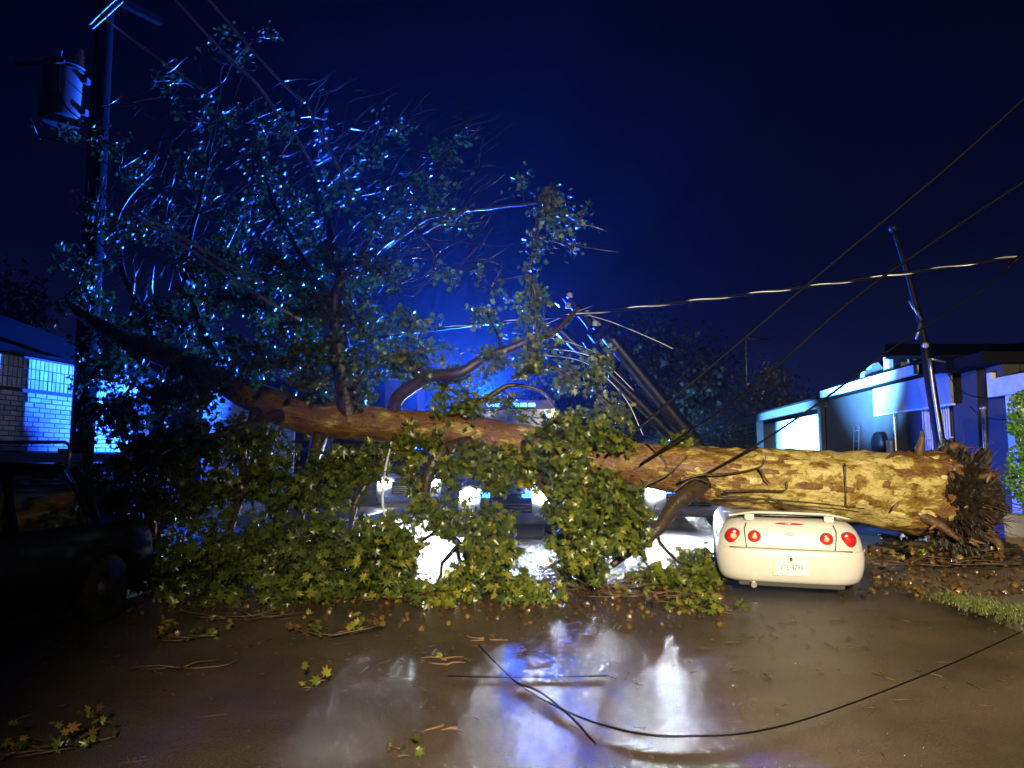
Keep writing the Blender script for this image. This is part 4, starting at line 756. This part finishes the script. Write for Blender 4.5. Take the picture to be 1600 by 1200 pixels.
wire('drop_wire', 'slack wire drooping along the house front from the service pole', [(1476, 575, 14.4), (1500, 610, 14.2), (1540, 622, 13.8), (1600, 618, 13)], .010)
wire('drop_wire', 'lower slack wire hooked to the thin pipe by the tan wall', [(1516, 635, 14), (1530, 648, 13.9), (1560, 656, 13.5), (1600, 652, 13)], .009)
pp = empty('vent_pipe', FL(X - .5, 13.9, 0), 'thin upright steel pipe in front of the tan wall', 'pipe')
q = P(1536, 640, 13.2); tube('shaft', [(q.x, q.y, .1), (q.x, q.y, q.z)], .035, M_steel, pp, 12, 0, 4); lathe('cap', [(.045, 0), (.06, .01), (.05, .05), (.02, .06)], M_steel, pp, Matrix.Translation((q.x, q.y, q.z)), 14)

HB = empty('porch_house', FL(X, 12, 0), 'pale porch with a white beam and column behind the hedge', 'house')
face('beam', 10.0, 13.72, 2.72, 3.05, .25, M_white_trim, HB, .12); box('beam_post', (-.06, -.06, 0), (.06, .06, .45), M_white_trim, HB, Matrix.Translation(FL(X - .06, 13.72, 2.72)))
face('column', 13.05, 13.34, -.1, 2.72, .3, M_white_trim, HB, .05); face('column', 11.0, 11.3, -.1, 2.72, .3, M_white_trim, HB, .05); slab('wall', X + 1.8, 9.5, 13.3, -.1, 3.3, -5, M_stucco_tan, HB)
v = [FL(X, 9.3, 3.06, -.4), FL(X, 13.9, 3.06, -.05), FL(X, 13.9, 3.06, 7), FL(X, 9.3, 3.06, 7), FL(X, 10, 4.1, 3.5), FL(X, 13.2, 4.1, 3.5)]
pyd('roof', v, [(3, 2, 1, 0), (0, 1, 5, 4), (1, 2, 5), (2, 3, 4, 5), (3, 0, 4)], M_roof, HB)

HC = empty('far_house', FL(X, 29, 0), 'low far house with a bright blue-lit wall and open dark door', 'house')
slab('wall', X + .9, 24.2, 25.1, -.1, 3.2, -4, M_white_trim, HC); slab('wall', X + .9, 25.1, 26.2, 2.5, 3.2, -4, M_white_trim, HC); slab('wall', X + .9, 26.2, 40, -.1, 3.2, -4, M_white_trim, HC)
slab('door', X + 1.0, 25.1, 26.2, -.1, 2.5, -.08, M_door, HC)
face('canopy_edge', 23.4, 40, 3.22, 3.5, .15, M_stucco_grey, HC, .1); face('canopy', 23.4, 40, 3.501, 3.56, 5, M_roof, HC, .12)
for y in (24.0, 33.2): face('post', y, y + .3, -.1, 3.22, .3, M_stucco_grey, HC, .05)
for (y, z) in ((27.2, .9), (28.1, 1.1), (29.5, .8)): box('crate', (-.3, -.3, 0), (.3, .3, z), M_dkwood, HC, Matrix.Translation(FL(X + .5, y, .13)))
HC.children[-1].name = 'planter'
pg = empty('white_gable', P(1368, 590, 24), 'small pale curved gable above the canopy edge', 'gable')
v = []; 
prof = [(1350, 592), (1352, 580), (1360, 577), (1364, 568), (1372, 566), (1378, 573), (1386, 574), (1388, 592)]
A0 = [P(a, b, 24) for a, b in prof]; v = A0 + [p + Vector((0, .3, 0)) for p in A0]; n = len(A0)
pyd('gable_wall', v, [tuple(range(n)), tuple(reversed(range(n, 2 * n)))] + [(i, i + n, (i + 1) % n + n, (i + 1) % n) for i in range(n)], M_white_trim, pg)
fh = empty('distant_house', P(1205, 640, 46), 'tiny far house roof caught in orange lamplight', 'house')
q0, q1 = P(1176, 634, 46), P(1228, 634, 46); box('wall', (q0.x, 46, 0), (q1.x, 52, q0.z), M_stucco_tan, fh)
zz = P(1200, 613, 46).z; v = [(q0.x - .2, 45.7, q0.z + .002), (q1.x + .3, 45.7, q0.z + .002), (q0.x - .2, 52, q0.z + .002), (q1.x + .3, 52, q0.z + .002), ((q0.x + q1.x) / 2, 45.7, zz), ((q0.x + q1.x) / 2, 52, zz)]
pyd('roof', v, [(0, 1, 4), (3, 2, 5), (0, 4, 5, 2), (1, 3, 5, 4), (0, 2, 3, 1)], M_stucco_tan, fh)
sl = empty('street_lamp', P(1168, 640, 43), 'slim far street lamp beside the orange-lit roof', 'street lamp'); q = P(1165, 530, 43); tube('shaft', [(q.x, 43, 0), (q.x, 43, q.z - .3), (q.x + .2, 43, q.z), (q.x + .9, 43, q.z + .02)], .07, M_steel, sl, 8, 0, 3)
box('lamp_head', (q.x + .8, 42.85, q.z - .06), (q.x + 1.3, 43.15, q.z + .06), M_dark, sl, None, .02); lamp('far_lamp', 'SPOT', (q.x + 1.0, 43, q.z - .1), 700, (1, .55, .22), .1, (q.x + 1.6, 45.5, 3.5), 80)

# pale two-storey house behind the crown, and a low one
HD = empty('pale_house', P(640, 600, 34), 'pale two-storey house glimpsed through the branches over the trunk', 'house')
a0, a1 = P(600, 700, 34), P(700, 700, 34); zt = P(650, 545, 34).z
box('wall', (a0.x, 34, 0), (a1.x, 40, zt), mat('pink_stucco', (.55, .42, .40), .7), HD); 
v = [(a0.x - .4, 33.6, zt + .003), (a1.x + .4, 33.6, zt + .003), (a1.x + .4, 40.4, zt + .003), (a0.x - .4, 40.4, zt + .003), ((a0.x + a1.x) / 2, 35.5, zt + 1.3), ((a0.x + a1.x) / 2, 38.5, zt + 1.3)]
pyd('roof', v, [(3, 2, 1, 0), (0, 1, 4), (1, 2, 5, 4), (2, 3, 5), (3, 0, 4, 5)], M_stucco_tan, HD)
for (px, py) in ((622, 575), (660, 575), (640, 625), (675, 625)):
    c = P(px, py, 33.98); w_ = box('window', (c.x - .35, 33.94, c.z - .5), (c.x + .35, 33.99, c.z + .5), M_glass, HD); box('sill', (c.x - .45, 33.9, c.z - .58), (c.x + .45, 33.995, c.z - .503), M_white_trim, w_)
HE = empty('red_house', P(550, 600, 38), 'narrow house with a red and white gable seen between the limbs', 'house')
a0, a1 = P(520, 700, 38), P(575, 700, 38); zt = P(550, 590, 38).z
box('wall', (a0.x, 38, 0), (a1.x, 43, zt), mat('red_wall', (.35, .08, .05), .7), HE)
v = [(a0.x - .2, 37.7, zt + .003), (a1.x + .2, 37.7, zt + .003), ((a0.x + a1.x) / 2, 37.7, zt + 1.4), (a0.x - .2, 43, zt + .003), (a1.x + .2, 43, zt + .003), ((a0.x + a1.x) / 2, 43, zt + 1.4)]
pyd('gable', v, [(0, 1, 2), (5, 4, 3), (0, 2, 5, 3), (1, 4, 5, 2), (0, 3, 4, 1)], M_white_trim, HE)

# ------------------------------------------------------------------ trees in the dark, hedge, grass
def dark_tree(loc, h, w, n, label, lean=0, group='dark trees behind the street'):
    t = empty('background_tree', loc, label, 'tree', 0, group); b = Vector(loc); tb = Tubes()
    tb.add(smooth_path([b, b + Vector((lean * .3, 0, h * .25)), b + Vector((lean, 0, h * .6))], 4), [h * .022, h * .012], 8, .1)
    pos = []
    for k in range(26):
        d = Vector(rng.normal(size=3)); d.normalize(); st = b + Vector((lean * .6, 0, h * rng.uniform(.22, .55))); en = b + Vector((lean + d.x * w * .5 * rng.uniform(.5, 1), d.y * w * .4, h * .62 + d.z * h * .36))
        tb.add(crook(st, en, .1), [h * .008, h * .002], 5, 0, False)
        for q in range(n // 26):
            f = rng.uniform(.45, 1.08); c = st.lerp(en, f) + Vector(rng.normal(size=3)) * w * .07; pos.append(c[:])
    tb.obj('trunk', M_limb, t); pos = np.array(pos); pos = pos[pos[:, 2] > .3]
    o = leaves_mesh('crown', pos, rng.uniform(.15, .42, len(pos)) * (h / 9), rng.uniform(0, 1, len(pos)), M_leaf_far, t); del o['kind']; return t
q = P(1035, 700, 36); dark_tree((q.x, 36, 0), 8.6, 6.5, 3200, 'tallest dark round tree standing behind the broken pole')
q = P(1150, 700, 40); dark_tree((q.x, 40, 0), 7.4, 7.5, 3200, 'broad low dark tree behind the far house')
q = P(1085, 700, 38); dark_tree((q.x, 38, 0), 5.6, 6.0, 2400, 'bushy dark tree at the foot of the broken pole')
q = P(1215, 700, 44); dark_tree((q.x, 44, 0), 7.0, 5, 1600, 'dark tree above the orange-lit far roof')
q = P(-10, 700, 26); dark_tree((q.x, 26, 0), 8.2, 5, 2000, 'dark tree rising over the brick building roof')
q = P(880, 700, 48); dark_tree((q.x, 48, 0), 7.2, 7, 2200, 'misty tree at the end of the street behind the hanging leaves')
q = P(760, 700, 50); dark_tree((q.x, 50, 0), 6.8, 7, 2000, 'misty tree at the end of the street beside the pale house')

hd = empty('hedge', (7.45, 10.35, .7), 'bright green clipped hedge on top of the low tan wall', 'hedge')
pos = []
for k in range(4200):
    d = rng.normal(size=3); d /= np.linalg.norm(d); rr = rng.uniform(.78, 1.0); lump = 1 + .18 * noise.noise(Vector(d * 2.6))
    if k % 2: pos.append((7.62 + d[0] * .52 * rr * lump, 10.6 + d[1] * .5 * rr, 1.35 + d[2] * .62 * rr * lump))
    else: pos.append((7.72 + d[0] * .46 * rr * lump, 10.7 + d[1] * .5 * rr, 2.15 + d[2] * .55 * rr * lump))
pos = np.array(pos); leaves_mesh('foliage', pos, rng.uniform(.04, .085, len(pos)), rng.uniform(0, 1, len(pos)), M_hedge, hd, SMALL)
tube('stem', [(7.62, 10.6, .75), (7.66, 10.62, 1.5), (7.72, 10.7, 2.3)], [.06, .02], M_limb, hd, 8)
lw = empty('low_wall', (7.2, 10, 0), 'low tan garden wall at the kerb below the hedge', 'wall')
slab('wall', 6.06, 6.0, 10.95, -.1, .72, -.3, M_garden, lw); slab('coping', 6.03, 6.0, 10.98, .721, .79, -.36, M_garden, lw)
def grass(name, c, rx, ry, n, h, m, z=.126):
    p = [(c[0] + rng.normal() * rx * .5, c[1] + rng.normal() * ry * .5, z) for _ in range(n)]; v, f = [], []
    for x, y, z in p:
        a = rng.uniform(0, 6.28); l = h * rng.uniform(.5, 1.2); dx, dy = math.cos(a) * .006, math.sin(a) * .006; ex, ey = rng.normal() * l * .6, rng.normal() * l * .6; b = len(v)
        v += [(x - dx, y - dy, z), (x + dx, y + dy, z), (x + ex, y + ey, z + l)]; f.append((b, b + 1, b + 2))
    return props(pyd(name, v, f, m), 'short green grass growing along the kerb', 'grass', None, 'stuff')
M_grass = mat('wet_grass', (.10, .12, .025), .45, var=.4, vs=8)
gc = G(1530, 955, .126); grass('grass', (gc.x + .2, gc.y + .2), .32, .8, 2200, .035, M_grass)

# ------------------------------------------------------------------ debris on the road
def sprig(name, label, cat, px, py, w, nleaf, ntw, ang, mtw, leafsize=.09, brown=.2, h=.05, group='broken twigs lying on the wet road', z0=.0):
    c = G(px, py, z0); s = c.y / F * w; e = empty(name, c, label, cat, 0, group); t = Tubes(); pos = []
    for k in range(ntw):
        a = ang + rng.normal() * .35; L = s * rng.uniform(.35, .62); st = c + Vector((rng.normal() * s * .12, rng.normal() * .06, z0 + .01 + rng.uniform(0, h * .5)))
        d = Vector((math.cos(a) * (1 if k % 2 else -1), math.sin(a) * .9, rng.uniform(-.02, .12) * (h / .05)))
        en = st + d * L; en.z = max(z0 + .008, en.z); p = crook(st, en, .05, 5)
        for q_ in p: q_.z = max(q_.z, z0 + .008)
        t.add(p, [.009, .003], 5, .2, True)
        for q in range(nleaf // max(1, ntw)):
            b = st.lerp(en, rng.uniform(.3, 1.05)) + Vector(rng.normal(size=3)) * .045; pos.append((b.x, b.y, max(b.z, z0 + .03) + rng.uniform(0, h)))
    so_ = t.obj('stem', mtw, e); so_['kind'] = 'stuff'
    if pos:
        pos = np.array(pos); tn = np.clip(rng.beta(2, 1.6, len(pos)) + .1, 0, 1); nb = int(len(pos) * brown)
        leaves_mesh('leaves', pos[nb:], rng.uniform(.7, 1.15, len(pos) - nb) * leafsize, tn[nb:], M_leaf, e, droop=-.1)
        if nb: leaves_mesh('dry_leaves', pos[:nb], rng.uniform(.7, 1.15, nb) * leafsize, tn[:nb], M_brownleaf, e, droop=-.1)
    return e
D, B = M_drytwig, M_limb
for a in [('leafy clump of broken twigs on the dark side of the road', 'branch', 300, 1004, 75, 26, 6, .2, D, .08, .6, .08), ('bare crooked twig lying flat on the brown road', 'twig', 290, 1047, 130, 3, 4, .05, D, .06, .8, .03), ('brown bundle of twigs at the edge of the leaves', 'branch', 380, 968, 150, 14, 12, .1, D, .07, .8, .08),
          ('yellowing twig with leaves lying left of the white reflection', 'branch', 520, 997, 130, 34, 6, .12, D, .09, .4, .07), ('tiny upright green sprig alone on the road', 'twig', 490, 1072, 40, 7, 2, .1, D, .085, 0, .09), ('orange-brown stick crossing the white reflection', 'twig', 695, 1036, 70, 5, 5, .05, M_splint, .06, .5, .02),
          ('thick broken stick at the end of the long black cable', 'twig', 757, 1003, 50, 0, 3, .02, M_splint, .06, 0, .03), ('pale thin twig curling beside the stick and cable', 'twig', 815, 1020, 50, 3, 2, -.3, D, .05, .5, .02), ('bright yellow-green leafy sprig below the debris pile', 'branch', 1085, 962, 90, 40, 6, .5, D, .115, .15, .08),
          ('small green leafy sprig nearest the rear of the car', 'branch', 1146, 960, 44, 14, 3, .1, D, .11, .05, .07), ('leafy twig cut by the bottom corner of the street', 'branch', 40, 1182, 120, 30, 6, .1, D, .07, .3, .06), ('brown and yellow twig next to the bottom corner sprig', 'branch', 118, 1166, 80, 24, 5, .6, D, .065, .5, .07),
          ('single yellowed leaf sprig at the bottom edge', 'twig', 625, 1182, 40, 7, 2, .2, D, .07, .3, .05), ('thin straw-coloured stick over the lower white reflection', 'twig', 712, 1140, 70, 0, 3, -.1, M_splint, .06, 0, .02)]:
    sprig('fallen_twig', *a)
for a in [('long brown broken branch at the front of the debris pile', 'branch', 930, 925, 190, 44, 16, .12, D, .09, .45, .12), ('tangled branch with orange leaves beside the yellow sprig', 'branch', 1010, 935, 150, 46, 12, .1, D, .09, .5, .04), ('bare branch tangle under the hanging leaves', 'branch', 860, 905, 150, 24, 14, .3, D, .08, .5, .16), ('low leafy branch in front of the wheel of the crushed car', 'branch', 1075, 900, 120, 60, 8, .1, D, .11, .05, .06),
          ('dark leafy branch fringe left of the white reflection', 'branch', 590, 940, 150, 60, 10, .1, D, .09, .2, .1), ('leaf heap piled against the kerb beside the car', 'branch', 1410, 905, 120, 110, 12, .3, D, .08, .85, .14), ('brown twigs and bark strewn below the root plate', 'branch', 1490, 895, 170, 50, 16, .1, D, .08, .9, .06)]:
    sprig('broken_branch', *a, 'broken branches around the fallen crown', .126 if a[2] > 1400 else 0)
# leaf litter
pos = []
for k in range(1700):
    px, py = rng.uniform(160, 1130), 900 + abs(rng.normal()) * 42
    if py > 1180 or (py > 970 and rng.random() < .7): continue
    p = G(px, py); pos.append((p.x, p.y, .012 + rng.uniform(0, .03)))
for k in range(420):
    px, py = rng.uniform(1360, 1600), rng.uniform(880, 935); p = G(px, py, .126); pos.append((p.x, p.y, .14 + rng.uniform(0, .03)))
pos = np.array(pos); props(leaves_mesh('leaf_litter', pos, rng.uniform(.03, .08, len(pos)), rng.uniform(0, 1, len(pos)), M_brownleaf, droop=0), 'brown wet leaf litter strewn around the fallen tree', 'litter')
ch = Tubes()
for k in range(650):
    px, py = rng.uniform(-50, 1650), 905 + rng.gamma(1.3, 70)
    if py > 1210: continue
    p = G(px, py, .006); a = rng.uniform(0, PI); L = rng.uniform(.015, .06) if k % 5 else rng.uniform(.08, .2); d = Vector((math.cos(a), math.sin(a), 0)) * L
    if p.x > RK + VX * p.y - .1: continue
    ch.add([p - d * .5, p + d * .5 + Vector((0, 0, .004))], [.004, .0025], 4, 0)
props(ch.obj('bark_chips', M_drytwig), 'small bark chips and twig bits scattered over the wet road', 'litter', None, 'stuff')
# soil heap under the root plate
bm = bmesh.new(); bmesh.ops.create_icosphere(bm, subdivisions=5, radius=1); sc0 = Vector((6.55, 11.2, .1))
for v in bm.verts:
    d = v.co.normalized(); k = 1 + .35 * noise.noise(d * 3) + .18 * noise.noise(d * 8) + .08 * noise.noise(d * 20); v.co = sc0 + Vector((d.x * .95, d.y * .9, d.z * .42)) * k
props(bmo('soil_heap', bm, M_soil), 'dark heap of torn wet soil under the root plate', 'soil')

# ------------------------------------------------------------------ rain haze
hz = box('haze', (-60, -14, -1.2), (60, 58, 16), None); hz.data.materials.append(haze_material()); props(hz, kind='stuff')
